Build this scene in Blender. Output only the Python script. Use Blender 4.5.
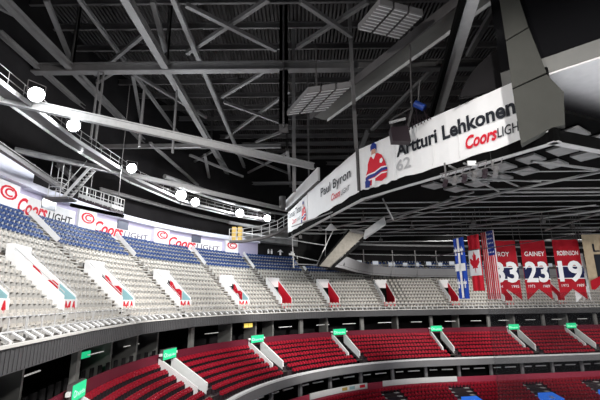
import bpy, math, random
from mathutils import Vector, Matrix
random.seed(7)
for o in list(bpy.data.objects): bpy.data.objects.remove(o)
sc = bpy.context.scene
COL = sc.collection

# ------------------------------------------------------------------ camera
PITCH, ROLL = .245, .0097
cr, sr, cp, sp = math.cos(ROLL), math.sin(ROLL), math.cos(PITCH), math.sin(PITCH)
right = Vector((cr, sr*sp, -sr*cp)); up = Vector((sr, -cr*sp, cr*cp)); fwd = Vector((0, cp, sp))
cam_d = bpy.data.cameras.new('camera'); cam = bpy.data.objects.new('camera', cam_d); COL.objects.link(cam)
cam.matrix_world = Matrix(((right.x, up.x, -fwd.x, 0), (right.y, up.y, -fwd.y, 0), (right.z, up.z, -fwd.z, 20), (0, 0, 0, 1)))
cam_d.sensor_width = 36; cam_d.lens = 404.905/600*36; cam_d.clip_end = 400; cam_d.clip_start = .05
sc.camera = cam
# ------------------------------------------------------------------ world and added spots
w = bpy.data.worlds.new('world'); sc.world = w; w.use_nodes = True
w.node_tree.nodes['Background'].inputs[0].default_value = (.55, .55, .62, 1)
w.node_tree.nodes['Background'].inputs[1].default_value = .12
sc.view_settings.view_transform = 'Standard'; sc.view_settings.look = 'None'
sc.view_settings.gamma = 1; sc.view_settings.use_curve_mapping = False
sc.view_settings.exposure = 0.0

def lamp(kind, name, loc, target, power, size=1.0, color=(1, 1, 1), angle=120, blend=.6):
    d = bpy.data.lights.new(name, kind); d.energy = power; d.color = color
    if kind == 'SPOT': d.spot_size = math.radians(angle); d.spot_blend = blend; d.shadow_soft_size = size
    elif kind == 'AREA': d.shape = 'DISK'; d.size = size
    else: d.shadow_soft_size = size
    o = bpy.data.objects.new(name, d); COL.objects.link(o); o.location = loc
    v = Vector(target)-Vector(loc); o.rotation_euler = v.to_track_quat('-Z', 'Y').to_euler()
    return o
# unseen spots added to light the stands, in place of the arena's event floodlights
ADDED_SPOTS = [((2, 10, 33), (-20, 32, 21.5), 34000, 90), ((-4, 36, 29), (-18, 54, 21.5), 14000, 100),
         ((13, 42, 26), (-4, 74, 17), 36000, 62), ((25, 54, 27), (25, 86, 17), 24000, 80),
         ((42, 52, 27), (50, 87, 17), 24000, 76), ((58, 48, 26), (72, 88, 16), 18000, 72),
         ((4, 16, 28), (-12, 40, 11), 9000, 90),
         # more unseen spots, added to brighten the banners and the ice
         ((-14, 2, 36), (10, 34, 31), 20000, 50), ((6, -14, 37), (24, 46, 23), 60000, 34),
         ((20, 4, 33), (28, 14, 0), 110000, 100), ((38, 20, 30), (34, 20, 0), 60000, 110)]
for i, (a, b, e, an) in enumerate(ADDED_SPOTS): lamp('SPOT', 'added_spot', a, b, e, .8, (1, .97, .94), an, .7)
# ------------------------------------------------------------------ materials
def mat(name, col, rough=.6, metal=0, noise=0, scale=3, emit=None, es=0, spec=.3, bump=0):
    m = bpy.data.materials.new(name); m.use_nodes = True; nt = m.node_tree; b = nt.nodes['Principled BSDF']
    b.inputs['Roughness'].default_value = rough; b.inputs['Metallic'].default_value = metal
    b.inputs['Specular IOR Level'].default_value = spec
    b.inputs['Base Color'].default_value = (*col, 1)
    tc = nt.nodes.new('ShaderNodeTexCoord')
    nz = nt.nodes.new('ShaderNodeTexNoise'); nz.inputs['Scale'].default_value = scale; nz.inputs['Detail'].default_value = 4
    nt.links.new(tc.outputs['Object'], nz.inputs['Vector'])
    if noise:
        mx = nt.nodes.new('ShaderNodeMix'); mx.data_type = 'RGBA'
        mx.inputs[6].default_value = (*[c*(1-noise) for c in col], 1); mx.inputs[7].default_value = (*[min(1, c*(1+noise)) for c in col], 1)
        nt.links.new(nz.outputs['Fac'], mx.inputs[0]); nt.links.new(mx.outputs[2], b.inputs['Base Color'])
    if bump:
        bp = nt.nodes.new('ShaderNodeBump'); bp.inputs['Strength'].default_value = bump
        nt.links.new(nz.outputs['Fac'], bp.inputs['Height']); nt.links.new(bp.outputs['Normal'], b.inputs['Normal'])
    if emit: b.inputs['Emission Color'].default_value = (*emit, 1); b.inputs['Emission Strength'].default_value = es
    return m
M = dict(
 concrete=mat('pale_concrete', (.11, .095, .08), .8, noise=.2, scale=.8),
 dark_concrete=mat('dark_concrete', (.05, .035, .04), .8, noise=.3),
 step=mat('painted_step', (.62, .61, .58), .7, noise=.1),
 grey_seat=mat('grey_seat_plastic', (.56, .53, .48), .5, noise=.12),
 grey_stand=mat('seat_bracket_grey', (.25, .23, .21), .6),
 blue_seat=mat('blue_seat_plastic', (.022, .058, .19), .45, noise=.15),
 red_seat=mat('red_seat_fabric', (.36, .008, .025), .6, noise=.2),
 seat_dark=mat('seat_bracket_dark', (.03, .02, .025), .5),
 fascia=mat('ribbed_grey_fascia', (.075, .075, .078), .55, noise=.12, scale=2),
 fascia_lower=mat('grey_led_fascia', (.20, .20, .205), .5, noise=.1, scale=1),
 white_paint=mat('white_paint', (.82, .82, .82), .6, noise=.05),
 lilac=mat('lilac_white_panel', (.46, .43, .58), .6, noise=.06),
 bulkhead=mat('bulkhead_white', (.70, .71, .82), .6, noise=.04),
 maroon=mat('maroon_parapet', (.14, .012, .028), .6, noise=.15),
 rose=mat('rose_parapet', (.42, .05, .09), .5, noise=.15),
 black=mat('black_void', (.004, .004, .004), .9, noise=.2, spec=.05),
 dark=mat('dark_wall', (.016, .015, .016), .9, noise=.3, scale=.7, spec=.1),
 steel=mat('painted_roof_steel', (.165, .16, .16), .5, metal=.1, noise=.25, scale=1.5),
 steel_dark=mat('dark_roof_steel', (.10, .095, .095), .5, metal=.1, noise=.25, scale=1.5),
 steel_light=mat('galvanised_steel', (.52, .52, .52), .45, metal=.2, noise=.2, scale=2),
 pipe=mat('pipe_grey', (.25, .25, .25), .45, metal=.2, noise=.25, scale=2),
 grey_plate=mat('grey_plate', (.19, .19, .18), .55, noise=.15, scale=1.2),
 banner=mat('white_vinyl', (.80, .80, .80), .6, noise=.04, scale=2, bump=.15),
 ink=mat('ink_navy_black', (.012, .014, .02), .6), ink_grey=mat('ink_grey', (.42, .42, .43), .6),
 red=mat('print_red', (.62, .012, .03), .6, noise=.08), blue=mat('print_blue', (.01, .03, .22), .6, noise=.1),
 flag_blue=mat('flag_blue', (.01, .06, .42), .6, noise=.1), navy=mat('banner_navy', (.008, .012, .06), .6),
 white=mat('print_white', (.85, .85, .85), .6), skin=mat('print_skin', (.55, .3, .2), .6),
 banner_red=mat('banner_red', (.38, .006, .016), .6, noise=.12, scale=1),
 beige=mat('beige_cloth', (.42, .33, .22), .7, noise=.25, scale=2), teal=mat('print_teal', (.30, .52, .56), .6),
 green=mat('green_sign_glow', (.02, .4, .18), .5, emit=(.03, .95, .40), es=.55),
 green_text=mat('green_sign_text', (.6, .9, .7), .5, emit=(.5, 1, .7), es=.9),
 screen_blue=mat('blue_screen_glow', (.02, .1, .5), .4, emit=(.03, .18, .8), es=.7),
 yellow=mat('yellow_sign_glow', (.7, .55, .1), .5, emit=(1, .75, .15), es=.8),
 yellow_paint=mat('yellow_paint', (.6, .42, .12), .6), screen=mat('screen_off', (.006, .006, .007), .25),
 glow=mat('lamp_lens_glow', (1, 1, 1), .3, emit=(.93, .97, 1), es=30),
 tube=mat('tube_glow', (1, 1, 1), .3, emit=(1, .96, .9), es=.35),
 monitor=mat('monitor_glow', (.3, .33, .4), .3, emit=(.75, .78, .8), es=.3),
 glass=mat('window_glass_dark', (.10, .11, .15), .15, spec=.5), ice=mat('ice', (.8, .85, .9), .1),
 scoreboard=mat('scoreboard_underside', (.78, .76, .77), .5, noise=.12, scale=1.5),
 tile_grey=mat('tile_grey', (.24, .24, .24), .6, noise=.5, scale=.9),
 weathered=mat('weathered_beige', (.085, .078, .066), .7, noise=.45, scale=2.5),
 arm_light=mat('arm_rest_light', (.55, .54, .52), .5),
 ring_grey=mat('ring_beam_grey', (.30, .30, .30), .5, noise=.2),
 ink_mid=mat('ink_mid_grey', (.16, .15, .19), .6),
 slab=mat('slab_grey_green', (.062, .062, .055), .6, noise=.15, scale=1.2),
 blue_cloth=mat('blue_steel', (.02, .06, .3), .5),
)
# corrugated roof deck: ribs as a wave bump along X
def deck_mat():
    m = mat('corrugated_deck', (.05, .045, .045), .6); nt = m.node_tree; b = nt.nodes['Principled BSDF']
    tc = nt.nodes.new('ShaderNodeTexCoord'); wv = nt.nodes.new('ShaderNodeTexWave'); wv.inputs['Scale'].default_value = .7
    bp = nt.nodes.new('ShaderNodeBump'); bp.inputs['Strength'].default_value = 1; bp.inputs['Distance'].default_value = .3
    nt.links.new(tc.outputs['Object'], wv.inputs['Vector']); nt.links.new(wv.outputs['Fac'], bp.inputs['Height']); nt.links.new(bp.outputs['Normal'], b.inputs['Normal'])
    return m
M['deck'] = deck_mat()
def glass_mat():
    m = bpy.data.materials.new('hazy_clear_glass'); m.use_nodes = True; nt = m.node_tree; nt.nodes.clear()
    o = nt.nodes.new('ShaderNodeOutputMaterial'); t = nt.nodes.new('ShaderNodeBsdfTransparent'); t.inputs[0].default_value = (.93, .93, .93, 1)
    g = nt.nodes.new('ShaderNodeBsdfGlossy'); g.inputs['Roughness'].default_value = .3; d = nt.nodes.new('ShaderNodeBsdfDiffuse'); d.inputs[0].default_value = (.8, .8, .8, 1)
    a = nt.nodes.new('ShaderNodeMixShader'); a.inputs[0].default_value = .5
    b = nt.nodes.new('ShaderNodeMixShader'); b.inputs[0].default_value = .06  # faint haze over the pane, mixed in as a pale share
    nt.links.new(g.outputs[0], a.inputs[1]); nt.links.new(d.outputs[0], a.inputs[2])
    nt.links.new(t.outputs[0], b.inputs[1]); nt.links.new(a.outputs[0], b.inputs[2]); nt.links.new(b.outputs[0], o.inputs[0])
    return m
M['clear'] = glass_mat()
# ------------------------------------------------------------------ mesh helpers
class MB:
    def __init__(s): s.v = []; s.f = []
    def add(s, vs, fs):
        n = len(s.v); s.v += [tuple(p) for p in vs]; s.f += [tuple(i+n for i in f) for f in fs]; return s
    def hexa(s, p):   # 8 points: bottom 4, top 4
        return s.add(p, [(3, 2, 1, 0), (4, 5, 6, 7), (0, 1, 5, 4), (1, 2, 6, 5), (2, 3, 7, 6), (3, 0, 4, 7)])
    def box(s, x0, x1, y0, y1, z0, z1):
        return s.hexa([(x0, y0, z0), (x1, y0, z0), (x1, y1, z0), (x0, y1, z0), (x0, y0, z1), (x1, y0, z1), (x1, y1, z1), (x0, y1, z1)])
    def bar(s, a, b, wd, ht=None):
        a = Vector(a); b = Vector(b); ht = ht or wd; d = (b-a).normalized()
        u = d.cross(Vector((0, 0, 1)));
        if u.length < 1e-3: u = Vector((1, 0, 0))
        u.normalize(); v = u.cross(d); u = u*wd/2; v = v*ht/2
        return s.hexa([a-u-v, a+u-v, b+u-v, b-u-v, a-u+v, a+u+v, b+u+v, b-u+v])
    def ibeam(s, a, b, wd, ht):
        z = Vector((0, 0, ht/2)); a = Vector(a); b = Vector(b)
        s.bar(a+z, b+z, wd, ht*.16); s.bar(a-z, b-z, wd, ht*.16); s.bar(a, b, wd*.2, ht*.86); return s
    def tube(s, a, b, r, n=8):
        a = Vector(a); b = Vector(b); d = (b-a).normalized(); u = d.cross(Vector((0, 0, 1)))
        if u.length < 1e-3: u = Vector((1, 0, 0))
        u.normalize(); v = u.cross(d); ps = []
        for e in (a, b):
            for i in range(n): t = 2*math.pi*i/n; ps.append(e+u*(r*math.cos(t))+v*(r*math.sin(t)))
        return s.add(ps, [(i, (i+1) % n, n+(i+1) % n, n+i) for i in range(n)]+[tuple(range(n))[::-1], tuple(range(n, 2*n))])
    def prism(s, poly, off):
        n = len(poly); off = Vector(off); a = [Vector(p) for p in poly]; b = [p+off for p in a]
        return s.add(a+b, [tuple(range(n))[::-1], tuple(range(n, 2*n))]+[(i, (i+1) % n, n+(i+1) % n, n+i) for i in range(n)])
    def build(s, name, m, parent=None):
        me = bpy.data.meshes.new(name); me.from_pydata(s.v, [], s.f); me.update(); me.materials.append(M[m] if isinstance(m, str) else m)
        o = bpy.data.objects.new(name, me); COL.objects.link(o); o.parent = parent
        return o
def tag(o, label=None, cat=None, group=None, kind=None):
    if label: o['label'] = label
    if cat: o['category'] = cat
    if group: o['group'] = group
    if kind: o['kind'] = kind
    return o
def empty(name, loc, label, cat, group=None):
    o = bpy.data.objects.new(name, None); COL.objects.link(o); o.location = loc; o.empty_display_size = .3
    return tag(o, label, cat, group)
def kid(mb, name, m, root):      # geometry given in world coordinates, parented to a thing that stands at root.location
    l = root.location; mb.v = [(x-l.x, y-l.y, z-l.z) for x, y, z in mb.v]
    return mb.build(name, m, root)
ORD = ['first', 'second', 'third', 'fourth', 'fifth', 'sixth', 'seventh', 'eighth', 'ninth', 'tenth', 'eleventh', 'twelfth', 'thirteenth', 'fourteenth', 'fifteenth', 'sixteenth']
def nth(i): return ORD[i] if i < len(ORD) else str(i+1)+'th'
def text_mesh(txt, height, width=None, shear=0, bold=.0, depth=.02):
    """flat lettering as (verts, faces), origin bottom left, in x (along) and y (up)"""
    cu = bpy.data.curves.new('t', 'FONT'); cu.body = txt; cu.size = 1; cu.shear = shear; cu.offset = bold; cu.extrude = 0; cu.resolution_u = 3
    ob = bpy.data.objects.new('t', cu); COL.objects.link(ob)
    me = bpy.data.meshes.new_from_object(ob.evaluated_get(bpy.context.evaluated_depsgraph_get()))
    vs = [v.co.copy() for v in me.vertices]; fs = [tuple(p.vertices) for p in me.polygons]
    bpy.data.objects.remove(ob); bpy.data.curves.remove(cu); bpy.data.meshes.remove(me)
    x0 = min(v.x for v in vs); x1 = max(v.x for v in vs); k = height/.72
    kx = k if width is None else width/(x1-x0)
    return [((v.x-x0)*kx, v.y*k) for v in vs], fs

# ------------------------------------------------------------------ plan of the bowl
TH = .166; RR = 36.475; LX = -13.544; FAR = 66.
ct, st = math.cos(TH), math.sin(TH)
CX, CY = LX+RR*ct+RR*st, FAR+RR*st-RR*ct
ARC = RR*math.pi/2
def plan(S, off):
    if S < 0: n = (-ct, -st); return CX+n[0]*(RR+off)-st*S, CY+n[1]*(RR+off)+ct*S
    if S < ARC:
        a = S/RR; n = (-ct*math.cos(a)-st*math.sin(a), -st*math.cos(a)+ct*math.sin(a)); return CX+n[0]*(RR+off), CY+n[1]*(RR+off)
    return CX-st*(RR+off)+ct*(S-ARC), CY+ct*(RR+off)+st*(S-ARC)
def nrm(S):
    a = min(max(S/RR, 0), math.pi/2); return Vector((-ct*math.cos(a)-st*math.sin(a), -st*math.cos(a)+ct*math.sin(a), 0))
def P3(S, off, z): x, y = plan(S, off); return Vector((x, y, z))
def yaw(S): n = nrm(S); return math.atan2(-n.x, n.y)     # local +y is outward
def frange(a, b, d):
    n = max(1, int(round((b-a)/d))); return [a+(b-a)*i/n for i in range(n+1)]
S0, S1 = -30, 112
def sweep(mb, prof, a, b, step=1.5, closed=True, Ss=None):
    """sweep a profile of (off, z) along the bowl"""
    Ss = Ss or frange(a, b, step); n = len(prof); vs = []
    for S in Ss: vs += [P3(S, o, z) for o, z in prof]
    fs = []
    for i in range(len(Ss)-1):
        for j in range(n if closed else n-1):
            k = (j+1) % n; fs.append((i*n+j, (i+1)*n+j, (i+1)*n+k, i*n+k))
    if closed: fs += [tuple(range(n)), tuple(range((len(Ss)-1)*n, len(Ss)*n))[::-1]]
    return mb.add(vs, fs)
def rect(o0, o1, z0, z1): return [(o0, z0), (o1, z0), (o1, z1), (o0, z1)]
def struct(name, mb, m): return tag(mb.build(name, m), kind='structure')
def sbox(mb, Sa, Sb, o0, o1, z0, z1, step=2): return sweep(mb, rect(o0, o1, z0, z1), Sa, Sb, step)

# tiers ------------------------------------------------------------
UD, UR, UO, UZ, UN = .72, .64, 7.25, 18.3, 16       # upper rows (11 grey, 5 blue)
MD, MR, MO, MZ, MN = .89, .51, .95, 10.2, 7          # middle red tier
LD, LR, LO, LZ, LN = .85, .36, -.35, 5.95, 12        # lower tier, rows going down
UV = [-8.5, .5, 9.2, 18.4, 28.4, 36.0, 44.4, 54.0, 66.7, 78.5, 90.5]
MV = [-2.2, 13.4, 29.0, 43.9, 61.2, 77.2, 89.8]
LV = [47.5, 60.2, 73.5, 84.6, 96.5]
def stepped(off0, d, z0, r, n, gaps, gaprows, base, Sa=S0, Sb=S1):
    """concrete terrace with recesses cut at the stairwells"""
    mb = MB()
    cuts = sorted(gaps); segs = []; a = Sa
    for g0, g1 in cuts:
        if g1 < Sa or g0 > Sb: continue
        segs.append((a, g0)); a = g1
    segs.append((a, Sb))
    for k in range(n):
        o0 = off0+d*k; z = z0+r*k
        lo = z-abs(r)-.25 if r > 0 else z+r-.25
        for (a, b) in (segs if k in gaprows else [(Sa, Sb)]):
            sbox(mb, a, b, min(o0, o0+d), max(o0, o0+d)+.0, lo, z)
    return mb
# upper terrace
ugaps = [(s-.95, s+.95) for s in UV]
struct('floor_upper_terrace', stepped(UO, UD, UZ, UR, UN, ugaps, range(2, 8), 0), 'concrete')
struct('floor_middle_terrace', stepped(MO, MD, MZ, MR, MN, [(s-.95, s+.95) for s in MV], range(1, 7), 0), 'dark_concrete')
lm = MB()
for k in range(LN):
    o1 = LO-LD*k; z = LZ-LR*k; sbox(lm, 0, S1, o1-LD, o1, z-LR-.2, z)
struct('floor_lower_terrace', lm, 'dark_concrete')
# upper fascia: flat facets meeting in soft kinks
UF = [-30, -12.6, -1.5, 8, 17, 27, 36, 45, 54, 63, 72, 81, 90, 99, 112]
struct('trim_upper_balcony', sweep(MB(), rect(6.35, 7.2, 17.25, 18.3), 0, 0, Ss=UF), 'fascia')
rb = MB()
for i in range(len(UF)-1):
    a = P3(UF[i], 6.35, 0); b = P3(UF[i+1], 6.35, 0); n = int((b-a).length/.35); d = (b-a).normalized(); o = Vector((d.y, -d.x, 0))*.03
    for j in range(n):
        p = a+(b-a)*(j+.5)/n+o; rb.bar(p+Vector((0, 0, 17.3)), p+Vector((0, 0, 18.2)), .03)
struct('trim_upper_balcony_ribs', rb, 'fascia')
struct('trim_upper_balcony_coping', sweep(MB(), rect(6.25, 6.5, 18.28, 18.4), 0, 0, Ss=UF), 'step')
# suite level between upper and middle tiers
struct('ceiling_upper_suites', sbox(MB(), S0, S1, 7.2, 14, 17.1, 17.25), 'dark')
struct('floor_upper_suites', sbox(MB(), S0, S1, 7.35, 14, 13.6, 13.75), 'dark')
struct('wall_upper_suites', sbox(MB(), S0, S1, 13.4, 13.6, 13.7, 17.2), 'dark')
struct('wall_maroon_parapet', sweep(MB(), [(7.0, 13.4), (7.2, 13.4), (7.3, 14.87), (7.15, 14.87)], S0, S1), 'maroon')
# middle ledge with grey fascia
struct('trim_middle_balcony', sbox(MB(), S0, S1, 0, .95, 9.3, 10.3, 1), 'fascia_lower')
struct('trim_middle_ledge_coping', sbox(MB(), S0, S1, -.06, .42, 10.3, 10.52, 1), 'white_paint')
struct('ceiling_lower_suites', sbox(MB(), S0, S1, .9, 6, 9.15, 9.3), 'dark')
struct('wall_lower_suites', sbox(MB(), 0, S1, 5.0, 5.2, 5.9, 9.2), 'dark')
struct('floor_lower_suites', sbox(MB(), 0, S1, .9, 5.2, 5.75, 5.9), 'dark')
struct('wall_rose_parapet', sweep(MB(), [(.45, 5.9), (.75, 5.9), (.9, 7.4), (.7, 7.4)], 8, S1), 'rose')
# back wall of the bowl
struct('wall_mural_back', sbox(MB(), S0, 37, 18.95, 19.3, 27.0, 31.2), 'lilac')
struct('wall_niche_back', sbox(MB(), 37, 47, 19.3, 19.6, 27.0, 31.2), 'dark')
struct('wall_gallery_back', sbox(MB(), 47, S1, 18.4, 18.7, 26.0, 32), 'dark')
bk = sbox(MB(), 7.3, 37, 18.1, 19.0, 30.85, 31.5); sbox(bk, S0, 7.3, 18.1, 19.0, 30.95, 33.3)
struct('trim_white_bulkhead', bk, 'bulkhead')
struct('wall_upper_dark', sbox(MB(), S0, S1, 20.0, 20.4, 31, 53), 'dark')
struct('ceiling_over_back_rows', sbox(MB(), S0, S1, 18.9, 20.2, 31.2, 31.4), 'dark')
# sloped soffit over the niche
sf = MB(); sf.hexa([P3(33.6, 18.3, 31.35), P3(43.5, 18.0, 30.9), P3(43.5, 19.9, 30.9), P3(33.6, 19.9, 31.2), P3(33.6, 18.3, 31.5), P3(43.5, 18.0, 35.5), P3(43.5, 19.9, 35.5), P3(33.6, 19.9, 31.6)])
struct('trim_grey_soffit', sf, 'tile_grey')
# roof
struct('ceiling', MB().box(-62, 75, -12, 125, 52, 52.4), 'deck')
struct('floor', MB().box(-60, 90, -30, 120, -.4, 0), 'dark_concrete')
struct('floor_ice', MB().box(5, 60, -28, 56, 0, .03), 'ice')
struct('wall_outer', MB().box(-62, 75, 124, 125, 0, 52).box(-62, -61, -12, 124, 0, 52).box(74, 75, -12, 124, 0, 52), 'black')

# ------------------------------------------------------------------ roof steel
def members(rows, name, m, labfmt, cat, group, style='i'):
    for i, (x0, y0, z0, x1, y1, z1, wd) in enumerate(rows):
        mb = MB()
        if style == 'i': mb.ibeam((x0, y0, z0), (x1, y1, z1), wd, wd)
        elif style == 'tube': mb.tube((x0, y0, z0), (x1, y1, z1), wd/2)
        else: mb.bar((x0, y0, z0), (x1, y1, z1), wd)
        tag(mb.build(name, m), labfmt % nth(i), cat, group)
# chords running away from the camera
members([(-44, 15, 44, -44, 112, 44, .6), (-38, 40, 44, -38, 112, 44, .5), (-31.5, 37.8, 40, -31.8, 112, 40, .55), (-27.2, 32, 44, -27.2, 112, 44, .45), (-23.9, 15, 44, -23.9, 112, 44, .6),
         (-20, 15, 47, -20, 112, 47, .35), (-14, 15, 44, -13.7, 112, 44, .7), (-11, 15, 46, -11, 112, 46, .45), (-2, 62, 44, -2, 112, 44, .5), (10, 55, 44, 10, 112, 44, .5), (22, 45, 44, 22, 112, 44, .5), (34, 45, 44, 34, 112, 44, .5), (46, 45, 44, 46, 112, 44, .5)],
        'roof_chord', 'steel', 'long grey roof chord running away under the deck, %s counted from the left', 'roof beam', 'roof chords')
# cross girders
members([(-60, 38, 44, 24, 38, 44, .85), (-60, 60.5, 44, -3, 60.5, 44, .5), (-60, 50, 40, -13, 50, 40, .45), (-60, 78, 43, 70, 78, 43, .5), (-60, 95, 42, 70, 95, 42, .6)],
        'roof_girder', 'steel', 'grey cross girder spanning side to side under the roof, %s from the camera', 'roof beam', 'roof cross girders')
BR = [(-22.2, 30.3, 46, -25.2, 39.8, 46, .4), (-12.9, 30.5, 46, -14.2, 38.1, 46, .45), (-10.9, 41.1, 46, -10.9, 48.3, 46, .4),
      (-10.1, 31.1, 46, -2.4, 38, 46, .4), (-2.7, 31.2, 46.6, -12.3, 39.3, 46.6, .4), (.2, 30.8, 46, 5.4, 35.8, 46, .4), (6.4, 31.6, 46.6, -.1, 38.4, 46.6, .4),
      (-10.1, 49.4, 46, -2, 56.9, 46, .35), (-2.7, 40.8, 46, -10.1, 48.1, 46, .35), (-2.1, 58.8, 46, -7.3, 63.6, 46, .35), (-1.2, 47.8, 46.6, -12.2, 62.9, 46.6, .35),
      (-18.8, 39.9, 46, -24.5, 44.1, 46, .4), (-14.6, 34.5, 46, -23.9, 42.5, 46, .35), (-19.5, 42.6, 46, -24.1, 57.5, 46, .35), (-19.3, 42.2, 46, -13.5, 54.1, 46, .35),
      (-28.3, 35, 38, -29.4, 42.8, 40, .35), (-28.2, 51.1, 40, -25.1, 90.3, 40, .4), (-14.6, 58.8, 42, -19.7, 90, 42, .4), (-19.3, 48.9, 40, -17.2, 79.3, 40, .35),
      (-16.9, 58.8, 42, -10.3, 70.1, 42, .35), (9.4, 40.8, 44, 13.8, 27.6, 44, .35), (10.5, 54.5, 44, 14.7, 37.4, 44, .4), (15.7, 33.2, 42, 15.7, 24, 43, .4),
      (-31, 20, 44, -24, 30, 44, .35), (-38, 38, 44, -27, 52, 44, .35), (-27, 60, 44, -14, 74, 44, .35), (-14, 62, 44, -24, 74, 44, .35), (-24, 78, 44, -14, 94, 44, .35), (-11, 66, 45, -2, 78, 45, .35), (-2, 66, 45, -11, 78, 45, .35)]
members(BR, 'roof_brace', 'steel', 'diagonal grey roof brace between the chords, %s counted from the left front', 'roof brace', 'diagonal roof braces', 'b')
# posts between the layers and hangers
PO = [(-24, 38, 44, -24, 38, 52, .45), (-14, 38, 44, -14, 38, 52, .45), (-1.6, 38, 37, -1.6, 38, 52, .9), (-24, 60, 44, -24, 60, 52, .4), (-14, 60, 44, -14, 60, 52, .4), (-2, 62, 44, -2, 62, 52, .4), (-31.5, 38, 40, -31.5, 38, 52, .4), (-31.5, 60, 40, -31.5, 60, 52, .4),
      (10, 78, 43, 10, 78, 52, .4), (-14, 78, 43, -14, 78, 52, .4)]
members(PO, 'roof_post', 'steel_dark', 'upright grey roof post between girder and deck, %s in the row', 'roof post', 'roof posts')
HG = [(-20.5, 38, 36, -20.5, 38, 44, .16), (-21.0, 38, 36, -21.0, 38, 44, .16), (-14.0, 42, 36, -14.0, 42, 44, .22), (-16.9, 40, 36, -16.9, 40, 43, .22), (-.6, 41.2, 31.2, -.6, 41.2, 52, .38), (5.5, 36.9, 34.2, 5.4, 36.9, 52, .34), (1.2, 51, 34, 1.2, 51, 52, .2)]
for i, r in enumerate(HG):
    tag(MB().bar(r[:3], r[3:6], r[6]).build('hanger_rod', 'steel'), 'slim light grey vertical hanger, %s counted from the left' % nth(i), 'hanger', 'vertical hangers')
# purlins across the deck
for i, y in enumerate(range(24, 120, 4)):
    tag(MB().ibeam((-60, y, 50.6), (74, y, 50.6), .3, .7).build('roof_purlin', 'steel_dark'), 'dark purlin across the underside of the deck, %s from the camera' % nth(i), 'roof purlin', 'deck purlins')
# long ring beams in front of the catwalk
def beam(name, pts, wd, ht, m, label, cat='roof beam'):
    mb = MB()
    for a, b in zip(pts, pts[1:]): mb.ibeam(a, b, wd, ht)
    return tag(mb.build(name, m), label, cat)
beam('ring_beam', [(-29, 20.3, 34), (-21.2, 25.6, 34), (-.8, 39.6, 34), (1.5, 41.2, 34)], .4, .6, 'ring_grey', 'long pale straight beam crossing in front of the first two floodlights')
beam('ring_beam', [(-26.7, 35.6, 34), (-17.5, 45.2, 34), (-1.3, 63.2, 34)], .4, .45, 'ring_grey', 'pale beam ending behind the left tip of the banner ring, below the lamps')
beam('ring_beam', [(-25.3, 49.3, 34), (-17.5, 65, 34), (-11.5, 73.9, 34)], .4, .4, 'steel', 'pale beam just above the white bulkhead of the back wall')
beam('ring_beam', [(-25.3, 40, 34.2), (-29.5, 60, 34)], .4, .5, 'steel', 'grey beam curving behind the hanging scaffold over the left stand')
beam('ring_beam', [(-21.5, 22, 31.5), (-25.5, 42, 32)], .4, .5, 'steel', 'grey beam slanting down at the left picture edge above the bulkhead')
# catwalk carrying the floodlights
cw = [Vector((-19.8, 16, 34)), Vector((-20.4, 34, 34)), Vector((-19.6, 46, 34)), Vector((-16.8, 57, 34)), Vector((-10.8, 66, 34)), Vector((-5, 71.5, 34))]
ct_root = empty('catwalk', cw[0], 'steel catwalk with bright kick rail carrying the floodlights above the left stand', 'catwalk')
d1, d2, d3 = MB(), MB(), MB()
for a, b in zip(cw, cw[1:]):
    d1.bar(a+Vector((0, 0, .1)), b+Vector((0, 0, .1)), 1.4, .1)
    n = (b-a).normalized().cross(Vector((0, 0, 1)))*.7
    for sgn in (-1, 1):
        d2.bar(a+n*sgn, b+n*sgn, .1, .3)
        for h in (.55, 1.1): d3.tube(a+n*sgn+Vector((0, 0, h)), b+n*sgn+Vector((0, 0, h)), .03, 6)
        k = int((b-a).length/1.6)
        for j in range(k+1):
            p = a+(b-a)*j/k+n*sgn; d3.tube(p, p+Vector((0, 0, 1.1)), .03, 6)
kid(d1, 'walkway', 'steel_dark', ct_root); kid(d2, 'kick_rail', 'steel_light', ct_root); kid(d3, 'handrail', 'steel', ct_root)
# floodlights on the catwalk
def floodlight(i, loc, aim, k=1.0, power=5000):
    loc = Vector(loc); r = empty('floodlight', loc, 'blazing white floodlight on the catwalk, %s from the left' % nth(i), 'floodlight', 'floodlights on the catwalk')
    d = (Vector(aim)-loc).normalized(); q = d.to_track_quat('Z', 'Y').to_matrix()
    def X(p): return q @ Vector(p)
    n = 16; vs = []; fs = []
    prof = [(.18, -.42), (.30, -.30), (.42, -.05), (.46, .1)]
    for rr_, zz in prof: vs += [X((rr_*k*math.cos(2*math.pi*j/n), rr_*k*math.sin(2*math.pi*j/n), zz*k)) for j in range(n)]
    for a in range(3): fs += [(a*n+j, a*n+(j+1) % n, (a+1)*n+(j+1) % n, (a+1)*n+j) for j in range(n)]
    fs.append(tuple(range(n))[::-1]); MB().add(vs, fs).build('housing', 'steel_light', r)
    lv = [X((.43*k*math.cos(2*math.pi*j/n), .43*k*math.sin(2*math.pi*j/n), .06*k)) for j in range(n)]
    lv2 = [X((.34*k*math.cos(2*math.pi*j/n), .34*k*math.sin(2*math.pi*j/n), .16*k)) for j in range(n)]
    MB().add(lv+lv2, [(j, (j+1) % n, n+(j+1) % n, n+j) for j in range(n)]+[tuple(range(n, 2*n))]).build('lens', 'glow', r)
    y = MB(); y.bar(X((-.5*k, 0, 0)), X((-.5*k, 0, 0))+Vector((0, 0, .7*k)), .05); y.bar(X((.5*k, 0, 0)), X((.5*k, 0, 0))+Vector((0, 0, .7*k)), .05)
    y.bar(X((-.5*k, 0, 0))+Vector((0, 0, .7*k)), X((.5*k, 0, 0))+Vector((0, 0, .7*k)), .05); y.build('yoke', 'steel_dark', r)
    p = loc+d*.6*k
    lamp('POINT', 'floodlight_glow', p, aim, power, .25, (.93, .97, 1))
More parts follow.
